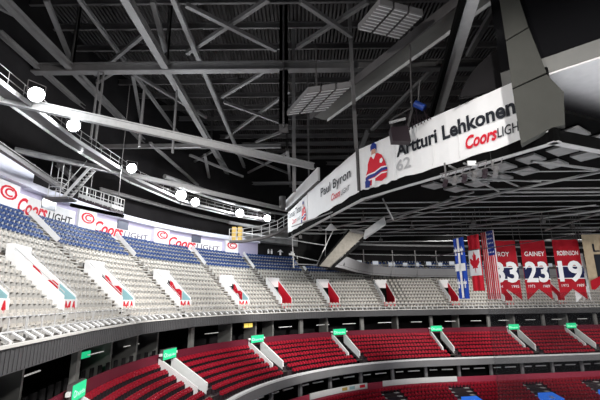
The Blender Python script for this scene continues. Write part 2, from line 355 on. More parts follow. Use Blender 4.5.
FL = [((-18.1, 25.2, 34), 1.15), ((-18.3, 30.3, 34), 1.1), ((-18, 41.2, 34), 1.1), ((-16, 52.6, 34), 1.5), ((-15.1, 56.6, 34), 1.3), ((-9.8, 64.3, 34), 1.4), ((-5.7, 68.6, 34), 1.2)]
for i, (p, k) in enumerate(FL): floodlight(i, p, (4, 12, 14), k*1.0, 1700)
floodlight(7, (-21, 36.5, 34.2), (4, 12, 14), .35, 100)

# ------------------------------------------------------------------ suites: columns, lights, chairs
for i, S in enumerate([-14, 1.1, 19, 38, 48.7, 61, 73, 85, 97]):
    tag(sbox(MB(), S-.28, S+.28, 7.9, 8.3, 13.75, 17.25, .56).build('suite_column', 'grey_plate'), 'grey column under the upper balcony, %s from the left' % nth(i), 'column', 'upper suite columns')
for i, S in enumerate([-5, 7.2, 11, 14.2, 26.3, 30.5, 33.5, 43, 55, 67, 79, 91]):
    tag(sbox(MB(), S-.12, S+.12, 8.6, 11, 13.75, 17.25, .24).build('suite_partition', 'grey_plate'), 'thin grey partition of a dark suite, %s from the left' % nth(i), 'partition', 'upper suite partitions')
k = 0
for S in [-10, -3.5, 5, 10, 22.5, 35, 41.5, 46, 52, 57.5, 64.5, 70, 76, 82, 88, 94]:
    tag(sbox(MB(), S, S+2.2, 9.2, 9.3, 15.9, 15.97, 1.3).build('suite_light_bar', 'tube'), 'thin white light bar in the dark upper suites, %s from the left' % nth(k), 'light', 'upper suite light bars'); k += 1
def chair_dark(i, S):
    r = empty('loge_chair', P3(S, 8.2, 13.75), 'dark upholstered loge chair behind the maroon parapet, %s from the left' % nth(i), 'chair', 'dark loge chairs')
    r.rotation_euler.z = yaw(S)
    MB().box(-.26, .26, .15, .27, .4, 1.35).build('backrest', 'dark', r); MB().box(-.28, .28, -.3, .2, .4, .55).build('seat', 'seat_dark', r)
    MB().box(-.05, .05, -.1, .05, 0, .42).box(-.25, .25, -.25, .2, 0, .04).build('pedestal', 'seat_dark', r)
for i in range(26): chair_dark(i, -13+i*1.15)
# yellow sign box
yb = empty('exit_light_box', P3(28.9, 8.4, 16.5), 'small glowing yellow box in the suites right of the leftmost far column', 'sign')
kid(sbox(MB(), 28.1, 29.7, 8.3, 8.5, 16.25, 17.0, .8), 'frame', 'steel_dark', yb); kid(sbox(MB(), 28.2, 28.85, 8.22, 8.3, 16.35, 16.9, .6), 'lit_panel', 'yellow', yb); kid(sbox(MB(), 28.95, 29.6, 8.22, 8.3, 16.35, 16.9, .6), 'lit_panel', 'yellow', yb)
gb = empty('hanging_green_screen', P3(5.5, 10, 15.5), 'small green lit screen deep in the dark suite on the left', 'screen')
kid(sbox(MB(), 5, 6.4, 9.9, 10, 15.6, 16.1, .7), 'panel', 'green', gb); kid(sbox(MB(), 4.95, 6.45, 10, 10.1, 15.55, 16.15, .7), 'frame', 'steel_dark', gb)
# lower suites
for i, S in enumerate(frange(20, 104, 6)):
    tag(sbox(MB(), S-.22, S+.22, 1.2, 1.6, 5.9, 9.3, .44).build('suite_column', 'fascia_lower'), 'pale column in the lower suites, %s from the left' % nth(i), 'column', 'lower suite columns')
    tag(sbox(MB(), S+1, S+2.3, 1.9, 2.05, 8.35, 8.5, 1.3).build('counter_rail', 'white_paint'), 'short white rail in the lower suites right of the %s column' % nth(i), 'rail', 'lower suite rails')
    tag(sbox(MB(), S+3.2, S+5.2, 1.9, 2.05, 8.35, 8.5, 1.3).build('counter_rail', 'white_paint'), 'long white rail in the lower suites right of the %s column' % nth(i), 'rail', 'lower suite rails')
for i, (a, b) in enumerate([(33.0, 44.5), (47.5, 61)]):
    r = empty('advert_board', P3(a, .6, 7), ['white board with small coloured marks on the parapet left of centre', 'pale pink white board on the lower parapet at centre right'][i], 'board')
    kid(sbox(MB(), a, b, .45, .6, 6.75, 7.55), 'panel', ['white_paint', 'banner'][i], r)
    if i == 0:
        for q, (c, u) in enumerate((('yellow_paint', 39.5), ('teal', 41), ('red', 43))): kid(sbox(MB(), u, u+1, .4, .45, 7.0, 7.4, 1), 'printed_mark', c, r)

# ------------------------------------------------------------------ upper stairwells and aisles
def sloped(mb, S, w_, o0, z0, o1, z1, ht0, ht1, low=.0):
    """a radial wall: from (o0,z0) to (o1,z1), thickness w_, top above by ht"""
    for_ = [P3(S-w_/2, o0, z0-low), P3(S+w_/2, o0, z0-low), P3(S+w_/2, o1, z1-low), P3(S-w_/2, o1, z1-low), P3(S-w_/2, o0, z0+ht0), P3(S+w_/2, o0, z0+ht0), P3(S+w_/2, o1, z1+ht1), P3(S-w_/2, o1, z1+ht1)]
    return mb.hexa(for_)
o_f, z_f = UO+UD*2.05, UZ+UR*2; o_b, z_b = UO+UD*7, UZ+UR*6.7
for i, S in enumerate(UV):
    red = S > 30
    r = empty('stairwell', P3(S, o_f, UZ), '%s stairwell cut into the grey seats, %s from the left' % ('white walled, red lined' if red else 'white walled, printed', nth(i)), 'stairwell', 'upper stairwells')
    kid(sloped(MB(), S-.9, .12, o_f, z_f, o_b, z_b, .95, 1.0, .9), 'side_wall', 'white_paint', r)
    kid(sloped(MB(), S+.9, .12, o_f, z_f, o_b, z_b, .95, 1.0, .9), 'side_wall', 'white_paint', r)
    # lining on the inner face of the right wall
    def lin(o0, z0, o1, z1, a, b, c, d, m, nm, dS=.82):
        kid(MB().hexa([P3(S+dS-.02, o0, a), P3(S+dS+.02, o0, a), P3(S+dS+.02, o1, b), P3(S+dS-.02, o1, b), P3(S+dS-.02, o0, c), P3(S+dS+.02, o0, c), P3(S+dS+.02, o1, d), P3(S+dS-.02, o1, d)]), nm, m, r)
    if red: lin(o_f, z_f, o_b, z_b, z_f-.9, z_f-.9, z_f+.9, z_b+.9, 'red', 'red_lining')
    else:
        oh = o_f+(o_b-o_f)*.33; zh = z_f+(z_b-z_f)*.33
        lin(o_f, z_f, oh, zh, z_f-.4, z_f-.4, z_f+.85, zh+.85, 'teal', 'teal_print')
        # red lettering M on the inner face
        vs, fs = text_mesh('M', 1.15, 1.9, bold=.04)
        kid(MB().add([P3(S+.79, oh+.1+x, zh-.35+y+x*.75) for x, y in vs], fs), 'printed_letter', 'red', r)
        lin(o_f+3.2, 0, o_f+4.6, 0, z_f+1.9, z_f+3.0, z_f+3.0, z_f+4.2, 'ink', 'dark_print', .8)
    kid(sbox(MB(), S-.96, S+.96, o_b-.05, o_b+.45, z_b-.3, z_b+1.45, .96), 'header', 'white_paint', r)
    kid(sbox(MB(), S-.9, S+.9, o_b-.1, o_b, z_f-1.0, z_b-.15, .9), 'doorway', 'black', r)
    kid(sbox(MB(), S-.9, S+.9, o_f, o_b, UZ-1.0, UZ-.8, .9), 'landing', 'concrete', r)
    fr = sbox(MB(), S-.96, S+.96, o_f-.1, o_f, UZ+UR, z_f+(.1 if red else .7), .96); kid(fr, 'front_wall', 'red' if red else 'white_paint', r)
    if not red:
        vs, fs = text_mesh('MA', 1.05, 1.75, bold=.03)
        kid(MB().add([P3(S-.87+x, o_f-.12, z_f-.45+y) for x, y in vs], fs), 'printed_letter', 'red', r)
    hr = MB()
    for s_ in (-1, 1): hr.tube(P3(S+s_*.9, o_f, z_f+1.15), P3(S+s_*.9, o_b, z_b+1.2), .03, 6)
    kid(hr, 'handrail', 'steel_light', r)
# aisles: a flight of pale steps left of each stairwell
for i, S in enumerate(UV):
    mb = MB()
    for k_ in range(UN):
        o0 = UO+UD*k_; z = UZ+UR*k_
        sbox(mb, S-1.9, S-1.0, o0-.36, o0+.0, z-.5*UR-.02, z-.5*UR+.06, .9) if k_ else None
        sbox(mb, S-1.9, S-1.0, o0, o0+.5, z+.0, z+.05, .9)
    r = tag(mb.build('aisle_steps', 'step'), 'pale aisle steps climbing left of the %s upper stairwell' % nth(i), 'steps', 'upper aisle steps')
    if S < 47:
        q = MB(); a = P3(S-1.45, UO+UD*11, UZ+UR*11); b = P3(S-1.45, UO+UD*15.5, UZ+UR*15.5)
        q.bar(a+Vector((0, 0, .55)), b+Vector((0, 0, .55)), .08, .5); tag(q.build('aisle_handrail', 'white_paint'), 'white handrail board in the blue seats above the %s stairwell' % nth(i), 'handrail', 'blue block handrails')
# middle stairwells with green signs
for i, S in enumerate(MV):
    o0, z0, o1, z1 = MO+MD*2.0, MZ+MR*2, 7.0, 14.0
    r = empty('stairwell', P3(S, o0, MZ), 'white walled stairwell with green lit sign in the red seats, %s from the left' % nth(i), 'stairwell', 'middle stairwells')
    for s_ in (-1, 1):
        kid(MB().hexa([P3(S+s_*1.05-.12, o0, z0-.35), P3(S+s_*1.05+.12, o0, z0-.35), P3(S+s_*1.05+.12, o1, z1-1.0), P3(S+s_*1.05-.12, o1, z1-1.0), P3(S+s_*1.05-.12, o0, z0+.7), P3(S+s_*1.05+.12, o0, z0+.7), P3(S+s_*1.05+.12, o1, z1+.55), P3(S+s_*1.05-.12, o1, z1+.55)]), 'side_wall', 'white_paint', r)
    kid(sbox(MB(), S-.88, S+.88, o0, o1, MZ-.6, MZ-.4, .9), 'landing', 'dark_concrete', r)
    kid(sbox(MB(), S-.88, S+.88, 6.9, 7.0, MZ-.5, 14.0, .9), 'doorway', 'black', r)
    sg = kid(sbox(MB(), S-1.15, S+1.15, 6.55, 6.85, 14.3, 15.35, .8), 'sign_box', 'steel_dark', r)
    sp_ = sbox(MB(), S-1.1, S+1.1, 6.5, 6.55, 14.35, 15.3, .8); l = r.location; sp_.v = [(x-l.x, y-l.y, z-l.z) for x, y, z in sp_.v]; sp_.build('lit_panel', 'green', sg)
    vs, fs = text_mesh('Desjardins', .28, 1.5); tv = [P3(S-.6+x, 6.47, 14.62+y)-l for x, y in vs]; MB().add(tv, fs).build('sign_lettering', 'green_text', sg)
    vs, fs = text_mesh('O', .42, .42); MB().add([P3(S-1.05+x, 6.47, 14.6+y)-l for x, y in vs], fs).build('sign_emblem', 'green_text', sg)
    kid(sbox(MB(), S-1.45, S-1.15, 6.6, 6.8, 14.75, 15.0, .3), 'bracket', 'white_paint', r)
    kid(sbox(MB(), S+1.15, S+1.45, 6.6, 6.8, 14.75, 15.0, .3), 'bracket', 'white_paint', r)
    stp = MB()
    for k_ in range(2): sbox(stp, S-.85, S+.85, MO+MD*k_, MO+MD*k_+.5, MZ+MR*k_, MZ+MR*k_+.06, .9)
    kid(stp, 'step', 'concrete', r)
# lower stairwells with blue canopy screens
for i, S in enumerate(LV):
    r = empty('tunnel_canopy', P3(S, -5, LZ-2.4), 'blue glowing canopy over a tunnel in the lower seats, %s from the left' % nth(i), 'canopy', 'blue tunnel canopies')
    zz = LZ-LR*6.2
    kid(MB().hexa([P3(S-1.7, -6.0, zz), P3(S+1.7, -6.0, zz), P3(S+1.3, -4.0, zz+.6), P3(S-1.3, -4.0, zz+.6), P3(S-1.7, -6.0, zz+1.1), P3(S+1.7, -6.0, zz+1.1), P3(S+1.3, -4.0, zz+1.7), P3(S-1.3, -4.0, zz+1.7)]), 'canopy_shell', 'screen_blue', r)
    vs, fs = text_mesh('M', .5, .7, bold=.02); kid(MB().add([P3(S-.35+x, -5.8+y*1.6, zz+1.13+y*.5+.03) for x, y in vs], fs), 'printed_emblem', 'white', r)
    for s_ in (-1, 1):
        q = MB()
        for k_ in range(7): sbox(q, S+s_*1.5-.35, S+s_*1.5+.35, LO-LD*(k_+1), LO-LD*k_-.3, LZ-LR*k_, LZ-LR*k_+.07, .7)
        kid(q, 'step', 'step', r)

# ------------------------------------------------------------------ seats
def proj(p):
    v = Vector(p)-Vector((0, 0, 20)); d = v.dot(fwd)
    if d < 1: return None
    return 300+404.905*v.dot(right)/d, 200-404.905*v.dot(up)/d, v.length
W_ = .262
def seat_parts(kind):
    bk_, pn, stn = MB(), MB(), MB()
    if kind == 'grey':
        bk_.hexa([(-W_, .16, .42), (W_, .16, .42), (W_, .22, .42), (-W_, .22, .42), (-W_+.05, .24, .79), (W_-.05, .24, .79), (W_-.05, .30, .77), (-W_+.05, .30, .77)])
        pn.hexa([(-W_+.02, -.02, .42), (W_-.02, -.02, .42), (W_-.02, .10, .40), (-W_+.02, .10, .40), (-W_+.04, .04, .62), (W_-.04, .04, .62), (W_-.04, .12, .64), (-W_+.04, .12, .64)])
    else:
        bk_.hexa([(-W_, .14, .40), (W_, .14, .40), (W_, .24, .40), (-W_, .24, .40), (-W_+.07, .20, .84), (W_-.07, .20, .84), (W_-.07, .30, .84), (-W_+.07, .30, .84)])
        pn.hexa([(-W_+.02, -.04, .44), (W_-.02, -.04, .44), (W_-.02, .10, .40), (-W_+.02, .10, .40), (-W_+.04, .0, .70), (W_-.04, .0, .70), (W_-.04, .13, .72), (-W_+.04, .13, .72)])
    for s_ in (-1, 1): stn.box(s_*.295-.02, s_*.295+.02, -.08, .25, 0, .62 if kind == 'grey' else .5)
    stn.box(-.295, .295, .16, .2, .3, .36)
    return bk_, pn, stn
SEATS = {'grey': [], 'blue': [], 'red': [], 'redlow': []}
def blocks(vs, S_lo, S_hi, la, ra):
    """seat runs between stairwells; la/ra = clear width left and right of a stairwell"""
    e = [S_lo]+[x for v in vs for x in (v-la, v+ra)]+[S_hi]
    return [(e[j], e[j+1]) for j in range(0, len(e), 2)]
def fill(kind, vs, rows, S_lo, S_hi, clear, cap=None, tier='u'):
    for k_ in rows:
        o, z = ((UO+UD*k_+.38, UZ+UR*k_) if tier == 'u' else (MO+MD*k_+.42, MZ+MR*k_) if tier == 'm' else (LO-LD*k_-.45, LZ-LR*k_))
        la, ra = clear(k_)
        for bi, (a, b) in enumerate(blocks(vs, S_lo, S_hi, la, ra)):
            mid = (a+b)/2; scale = (RR+o)/RR if 0 < mid < ARC else 1
            n = int((b-a)*scale/(.63 if kind == 'grey' else .6))
            for j in range(n):
                S = a+(j+.5)*(b-a)/n; SEATS[kind].append((S, o, z, k_, bi, j))
fill('grey', UV, range(0, 11), -28, 106, lambda k_: (1.95, 1.0) if k_ in range(2, 8) else (1.95, -.95))
fill('blue', UV, range(11, 16), -28, 47, lambda k_: (1.95, -.95))
fill('red', MV, range(0, 7), -28, 106, lambda k_: (1.25, 1.25) if k_ > 1 else (.5, 1.6), tier='m')
fill('redlow', LV, range(0, 12), 8, 106, lambda k_: (1.9, 1.9) if k_ > 0 else (0, 0), tier='l')
SEATS['redlow'] = [s for s in SEATS['redlow']]
HOMES = {'grey': ('grey', 'grey_seat', 'arm_light', 'pale grey folding seat', 'upper stand'), 'blue': ('blue', 'blue_seat', 'arm_light', 'blue folding seat', 'top rows'),
         'red': ('red', 'red_seat', 'seat_dark', 'red folding seat', 'middle stand'), 'redlow': ('red', 'red_seat', 'seat_dark', 'red folding seat', 'lowest stand')}
for kind, lst in SEATS.items():
    geo, mt, ms, desc, place = HOMES[kind]
    vis = []
    for s in lst:
        pr = proj(P3(s[0], s[1], s[2]+.6))
        if pr and -4 < pr[0] < 604 and -4 < pr[1] < 404: vis.append((pr[2], s))
    vis.sort(key=lambda t: t[0])
    chosen = [s for _, s in vis[:300]] if kind != 'redlow' else []
    chs = set(chosen)
    b_, p_, s_ = seat_parts(geo)
    me = []
    for mb, m_, nm in ((s_, ms, 'seat_bracket'), (b_, mt, 'backrest'), (p_, mt, 'seat_pan')):
        x = bpy.data.meshes.new(nm); x.from_pydata(mb.v, [], mb.f); x.materials.append(M[m_]); me.append(x)
    for s in chosen:
        S, o, z, k_, bi, j = s
        root = bpy.data.objects.new(geo+'_folding_seat', me[0]); COL.objects.link(root); root.location = P3(S, o, z); root.rotation_euler.z = yaw(S)
        if kind == 'blue': lab = '%s, %s blue row up, %s from left, %s aisle block from left' % (desc, nth(k_-11), nth(j), nth(bi)); 
        elif kind == 'grey': lab = '%s, %s row up, %s from left, %s stairwell block from left' % (desc, nth(k_), nth(j), nth(bi))
        else: lab = '%s, %s row up, %s from left, %s green sign block from left' % (desc, nth(k_), nth(j), nth(bi))
        tag(root, lab, 'seat', desc+'s in the '+place)
        for nm, x in (('backrest', me[1]), ('seat_pan', me[2])):
            c = bpy.data.objects.new(nm, x); COL.objects.link(c); c.parent = root
    # the rest: too small and many, one object
    V, F, FM = [], [], []
    for s in lst:
        if s in chs: continue
        S, o, z = s[:3]
        if kind == 'grey' and S > 47 and o > 15: continue
        p = P3(S, o, z); n = nrm(S); t = Vector((n.y, -n.x, 0))
        for mi, mb in ((0, b_), (0, p_), (1, s_)):
            b0 = len(V); V += [tuple(p+t*x+n*y+Vector((0, 0, zz))) for x, y, zz in mb.v]
            F += [tuple(i_+b0 for i_ in f) for f in mb.f]; FM += [mi]*len(mb.f)
    x = bpy.data.meshes.new('seat_rows'); x.from_pydata(V, [], F); x.materials.append(M[mt]); x.materials.append(M[ms]); x.polygons.foreach_set('material_index', FM); x.update()
    ob = bpy.data.objects.new('seat_rows', x); COL.objects.link(ob)
    tag(ob, 'remaining far rows of %ss in the %s' % (desc, place), 'seats', kind='stuff')

# ------------------------------------------------------------------ railings along the upper balcony
edges = frange(-28, 106, 9.6)
for i, (a, b) in enumerate(zip(edges, edges[1:])):
    r = empty('guard_railing', P3(a, 7.15, 18.4), 'pale guard railing with slanted ledge ribs on the upper balcony, %s section from the left' % nth(i), 'railing', 'upper balcony railings')
    q = MB()
    Ss = frange(a, b-.15, 1.6)
    for s1, s2 in zip(Ss, Ss[1:]):
        for h, t_ in ((18.78, .07), (19.45, .035)): q.tube(P3(s1, 7.12, h), P3(s2, 7.12, h), t_, 6)
    kid(q, 'rail', 'steel_light', r)
    for S in Ss: kid(MB().tube(P3(S, 7.1, 18.3), P3(S, 7.1, 19.4), .035, 6), 'post', 'steel_light', r)
    for S in frange(a+.4, b-.4, 1.1): kid(MB().bar(P3(S, 6.5, 18.45), P3(S+.25, 7.15, 18.75), .14, .1), 'ledge_rib', 'white_paint', r)

# ------------------------------------------------------------------ mural wall
def wall_text(txt, Sa, Sb, z, h, off, m, nm, root, shear=0, bold=0):
    vs, fs = text_mesh(txt, h, Sb-Sa, shear, bold); return kid(MB().add([P3(Sa+x, off, z+y) for x, y in vs], fs), nm, m, root)
UNITS = [(-2.2, -.6, 5.0), (5.8, 6.9, 12.2), (13.7, 14.6, 21.2), (22.9, 23.9, 31.2), (32.9, 0, 0)]
for i, (c, a, b) in enumerate(UNITS):
    r = empty('mural_pilaster', P3(c, 18.8, 27.6), 'white pilaster with a round red emblem on the back wall, %s from the left' % nth(i), 'pilaster', 'mural pilasters')
    kid(sbox(MB(), c-.95, c+.95, 18.6, 18.95, 27.6, 30.85, .95), 'panel', 'white_paint', r)
    wall_text('O', c-.75, c+.75, 29.25, 1.35, 18.57, 'red', 'emblem_ring', r, bold=.0)
    wall_text('C', c-.36, c+.36, 29.55, .75, 18.56, 'red', 'emblem_letter', r, bold=.03)
    if a:
        r = empty('wall_advert', P3((a+b)/2, 18.9, 28), 'white mural panel with red script and navy capitals, %s from the left' % nth(i), 'wall panel', 'mural panels')
        kid(sbox(MB(), a-.1, b+.3, 18.82, 18.95, 27.4, 30.3), 'panel', 'white_paint', r)
        m_ = a+(b-a)*.52
        wall_text('Coors', a, m_, 28.5, 1.5, 18.78, 'red', 'red_lettering', r, .35, .03)
        wall_text('LIGHT', m_+.1, b, 28.65, .85, 18.78, 'ink_mid' if i > 1 else 'ink', 'dark_lettering', r, .1, .02)
        wS = a+(b-a)*(.52 if i != 2 else .5)
        wr = tag(sbox(MB(), wS-.65, wS+.65, 18.7, 18.8, 29.6, 30.75, .65).build('window_%d' % (i+1), 'glass'), kind='structure')
# niche icons
for i, (S, k_) in enumerate(((39.0, 0), (40.6, 1), (42.4, 2))):
    r = empty('pictogram_sign', P3(S, 19.2, 29.3), 'white pictogram sign in the dark niche above the blue seats, %s from left' % nth(i), 'sign', 'niche pictograms')
    q = MB()
    if k_ == 1: q.prism([P3(S-.45, 19.2, 29.6), P3(S+.45, 19.2, 29.6), P3(S, 19.2, 30.1)], nrm(S)*-.05); sbox(q, S-.13, S+.13, 19.15, 19.2, 29.0, 29.6, .3)
    elif k_ == 0:
        for s_ in (-.25, .25): sbox(q, S+s_-.13, S+s_+.13, 19.15, 19.2, 29.1, 29.75, .3); sbox(q, S+s_-.09, S+s_+.09, 19.15, 19.2, 29.8, 30.0, .3)
    else: sbox(q, S-.45, S+.45, 19.15, 19.2, 29.1, 29.5, .5); sbox(q, S-.15, S+.3, 19.15, 19.2, 29.5, 29.85, .5)
    kid(q, 'symbol', 'white', r)

# ------------------------------------------------------------------ press gallery on the far side
gp = [(5.6, 57), (7.4, 61.5), (10, 68.5), (13.6, 75.5), (18, 80.5), (24, 84), (33, 86), (53, 89.3), (88, 95)]
gp = [Vector((x, y, 0)) for x, y in gp]
g, g2 = MB(), MB()
for a, b in zip(gp, gp[1:]):
    a = Vector(a); b = Vector(b); t = (b-a).normalized(); n = Vector((-t.y, t.x, 0)); z0, z1, z2 = Vector((0, 0, 24.9)), Vector((0, 0, 26.3)), Vector((0, 0, 24.6))
    g.hexa([a+z2+n*.5, b+z2+n*.5, b+z2+n*.8, a+z2+n*.8, a+z1, b+z1, b+z1+n*.3, a+z1+n*.3])
    g2.hexa([a+n*.4+z0, b+n*.4+z0, b+n*4+z0, a+n*4+z0, a+n*.4+Vector((0, 0, 25.2)), b+n*.4+Vector((0, 0, 25.2)), b+n*4+Vector((0, 0, 25.2)), a+n*4+Vector((0, 0, 25.2))])
struct('trim_gallery_fascia', g, 'fascia_lower'); struct('floor_gallery_front', g2, 'dark')
struct('floor_gallery', sbox(MB(), 46.5, S1, 12.5, 18.6, 26.0, 26.2), 'dark')
struct('ceiling_gallery', sbox(MB(), 46.5, S1, 13.5, 20, 30.2, 30.4), 'dark')
tag(sbox(MB(), 53.4, 58.2, 11.9, 12.0, 25.15, 25.85).build('gallery_sign_panel', 'white_paint'), 'long white panel on the grey gallery fascia left of the flags', 'panel')
for i, S in enumerate(frange(48.5, 104, 2.6)):
    r = empty('press_monitor', P3(S, 13.6, 26.2), 'small pale monitor on a stand in the far press gallery, %s from the left' % nth(i), 'monitor', 'gallery monitors')
    hh = random.uniform(.7, 1.3); ww = random.uniform(.35, .6)
    kid(sbox(MB(), S-ww-.06, S+ww+.06, 13.6, 13.7, 26.2+hh-.05, 26.2+hh+.75, 1), 'frame', 'steel_light' if i % 2 else 'steel', r)
    kid(sbox(MB(), S-ww, S+ww, 13.55, 13.6, 26.2+hh, 26.2+hh+.68, 1), 'screen', 'monitor', r)
    kid(sbox(MB(), S-.06, S+.06, 13.6, 13.7, 26.2, 26.2+hh, 1), 'stand', 'steel_dark', r)
for i, S in enumerate(frange(47, 104, 4.75)):
    tag(MB().bar(P3(S, 13.2, 26.2), P3(S, 13.2, 30.2), .16).build('gallery_post', 'steel'), 'grey post of the far press gallery, %s from the left' % nth(i), 'post', 'gallery posts')
q = MB()
for s1, s2 in zip(frange(47, 104, 2)[:-1], frange(47, 104, 2)[1:]): q.tube(P3(s1, 12.4, 27.0), P3(s2, 12.4, 27.0), .05, 6); q.tube(P3(s1, 13.2, 29.2), P3(s2, 13.2, 29.2), .06, 6)
tag(q.build('gallery_rail', 'steel_light'), 'thin pale rails running along the far press gallery', 'rail')
# big ducts above the gallery
for i, (o, z, rr_) in enumerate(((13, 31.2, .45), (14.5, 33, .6), (12, 35.5, .4), (15, 37.5, .7))):
    q = MB(); Ss = frange(30 if i < 2 else 20, 106, 4)
    for s1, s2 in zip(Ss, Ss[1:]): q.tube(P3(s1, o, z), P3(s2, o, z), rr_/2, 8)
    tag(q.build('service_duct', 'pipe'), 'pale service pipe curving high over the far stand, %s from the bottom' % nth(i), 'pipe', 'far service pipes')

# ------------------------------------------------------------------ banner ring (media gondola)
A = Vector((-1.9, 60.2, 30)); B = Vector((5.6, 36.7, 30)); E_ = Vector((15.5, 22.8, 30)); F_ = Vector((27, 27.5, 30)); G_ = Vector((60, 31, 30)); H_ = Vector((60, 66, 30)); J_ = Vector((4, 66, 30))
ring = [A, B, E_, F_, G_, H_, J_]
gr = empty('banner_gondola', B, 'black steel gondola ring hung from the roof, carrying the white name banners', 'gondola')
cen = Vector((30, 46, 30)); pz = [p+(cen-p).normalized()*.6+Vector((0, 0, 1.5)) for p in ring]; q = MB(); q.prism(pz, (0, 0, .25)); kid(q, 'deck', 'black', gr)
q = MB()
for a, b in ((A, B), (B, E_)):
    m_ = (b-a).normalized().cross(Vector((0, 0, 1)))*-.45
    q.bar(a+m_+Vector((0, 0, 2.4)), b+m_+Vector((0, 0, 2.4)), .2, 3.9)
kid(q, 'side_wall', 'black', gr)
q = MB(); q3 = MB()
for a, b in zip(ring, ring[1:]+ring[:1]):
    m_ = (b-a).normalized().cross(Vector((0, 0, 1)))*-.3
    q.bar(a+m_+Vector((0, 0, -.3)), b+m_+Vector((0, 0, -.3)), .3, .8); q3.bar(a+m_*1.4+Vector((0, 0, -.72)), b+m_*1.4+Vector((0, 0, -.72)), .45, .07)
kid(q, 'edge_beam', 'black', gr); kid(q3, 'edge_strip', 'steel_light', gr)
kid(MB().box(-.4, 6.4, 59.6, 59.9, 25.0, 29.6), 'dark_backing', 'black', gr)  # added dark sheet standing in for the darkness behind the hanging frame
# coffers in the near part of the underside
def cut_y(x):   # near edge of the ring at x
    if x < B.x: t = (x-A.x)/(B.x-A.x); return A.y+(B.y-A.y)*t
    if x < E_.x: t = (x-B.x)/(E_.x-B.x); return B.y+(E_.y-B.y)*t
    if x < F_.x: t = (x-E_.x)/(F_.x-E_.x); return E_.y+(F_.y-E_.y)*t
    return F_.y+(x-F_.x)*.1
dBE = (E_-B).normalized(); nBE = Vector((-dBE.y, dBE.x, 0))*1
if nBE.x < 0: nBE = -nBE
L_ = (E_-B).length
k = 0
for row in range(4):
    for c_ in range(8):
        a0 = B+dBE*(c_*2.4+.5+row*.5)+nBE*(1.2+row*3.0)
        if a0.y < cut_y(a0.x)+1.2 or a0.x > 34 or (a0+dBE*1.5).y < cut_y((a0+dBE*1.5).x)+.6: continue
        vs = [a0, a0+dBE*1.5, a0+dBE*1.5+nBE*2.1, a0+nBE*2.1]
        q = MB(); q.prism([v+Vector((0, 0, 1.2)) for v in vs], (0, 0, .18))
        tag(q.build('ceiling_tile', 'tile_grey'), 'pale square tile under the gondola, row %s from banners, %s along' % (nth(row), nth(c_)), 'panel', 'gondola underside tiles'); k += 1
# ribs parallel to the picture: thin light pipes
GP = []
for y in (30.5, 33, 35.6, 38.2, 40.5, 43, 45.5, 48, 50.5, 53.5, 56.5, 59.5, 62.5):
    xs = -1.5 if y > 60 else (A.x+(B.x-A.x)*(A.y-y)/(A.y-B.y) if y > B.y else B.x+(E_.x-B.x)*(B.y-y)/(B.y-E_.y))
    GP.append((max(xs, 14 if y < 40 else xs)+.6, y, 29.75, 59, y, 29.75, random.choice((.09, .12, .16))))
members(GP, 'grid_pipe', 'pipe', 'pale horizontal pipe slung under the gondola, %s from the camera', 'pipe', 'cross pipes under the gondola', 'tube')
DP = [(-1.1, 52.4, 29.5, 10.4, 30.9, 29.5, .16), (16.5, 27.3, 29.5, 26, 30.5, 29.5, .22), (3.9, 52.7, 29.3, 22.8, 29.3, 29.3, .22), (5.7, 57.6, 29.4, 18.6, 36.5, 29.4, .18), (34.2, 55.9, 29.3, 33.6, 40, 29.3, .25), (10.8, 27.8, 29.4, 18.1, 35.4, 29.4, .16), (11.8, 27.6, 29.5, 19.2, 34.1, 29.5, .16), (18.6, 35.4, 29.4, 30, 35.7, 29.4, .2), (10.8, 30.2, 29.3, 19.7, 31.8, 29.3, .14), (22, 52, 29.2, 40, 36, 29.2, .3), (12, 56, 29.2, 30, 40, 29.2, .14)]
members(DP, 'brace_pipe', 'pipe', 'pale diagonal pipe under the gondola, %s in order from the left', 'pipe', 'diagonal pipes under the gondola', 'tube')
# hanging drops below the underside
for i, (x, y) in enumerate([(0, 56), (2.5, 50), (7, 44), (14, 50), (20, 46), (28, 46), (34, 50), (24, 56), (12, 60)]):
    q = MB(); q.bar((x, y, 29.7), (x, y, 28.9), .06); q.box(x-.22, x+.22, y-.2, y+.2, 28.5, 28.9)
    tag(q.build('hanging_junction_box', 'steel_dark'), 'small dark box on a stem under the gondola, %s in order' % nth(i), 'junction box', 'hanging junction boxes')
# edge clutter under the left end: spars and uprights
for i, (a, b, r_) in enumerate([((-1.2, 58.5, 29.6), (-1.0, 58.5, 24.6), .14), ((-1.0, 58.5, 28.6), (3.6, 57, 27.6), .12), ((-1.0, 58.5, 26.4), (2.6, 57, 25.4), .12), ((4.6, 56, 29.6), (2.2, 56, 24.8), .12), ((3.6, 56, 29.6), (3.4, 56, 26), .08), ((8, 38, 29.6), (8.9, 38, 27.4), .12), ((-1.0, 58.5, 25.2), (2.3, 56, 24.8), .12)]):
    tag(MB().bar(a, b, r_).build('hanging_spar', 'pipe'), 'thin grey spar in the frame hanging below the left gondola tip, %s' % nth(i), 'spar', 'hanging spars')
# inclined grey panel hanging below the gondola
r = empty('inclined_panel', (3.2, 55, 24.6), 'wide weathered beige panel slanting up below the gondola left of the gallery', 'panel')
kid(MB().prism([(2.5, 55, 24.6), (4.1, 55, 24.4), (9.0, 55, 28.9), (6.8, 55, 29.3)], (0, .25, 0)), 'plate', 'weathered', r)
kid(MB().bar((2.4, 54.9, 24.6), (6.7, 54.9, 29.4), .25), 'edge_strip', 'black', r)
kid(MB().bar((4.3, 54.9, 24.4), (10.3, 54.9, 29.5), .35), 'edge_strip', 'black', r)
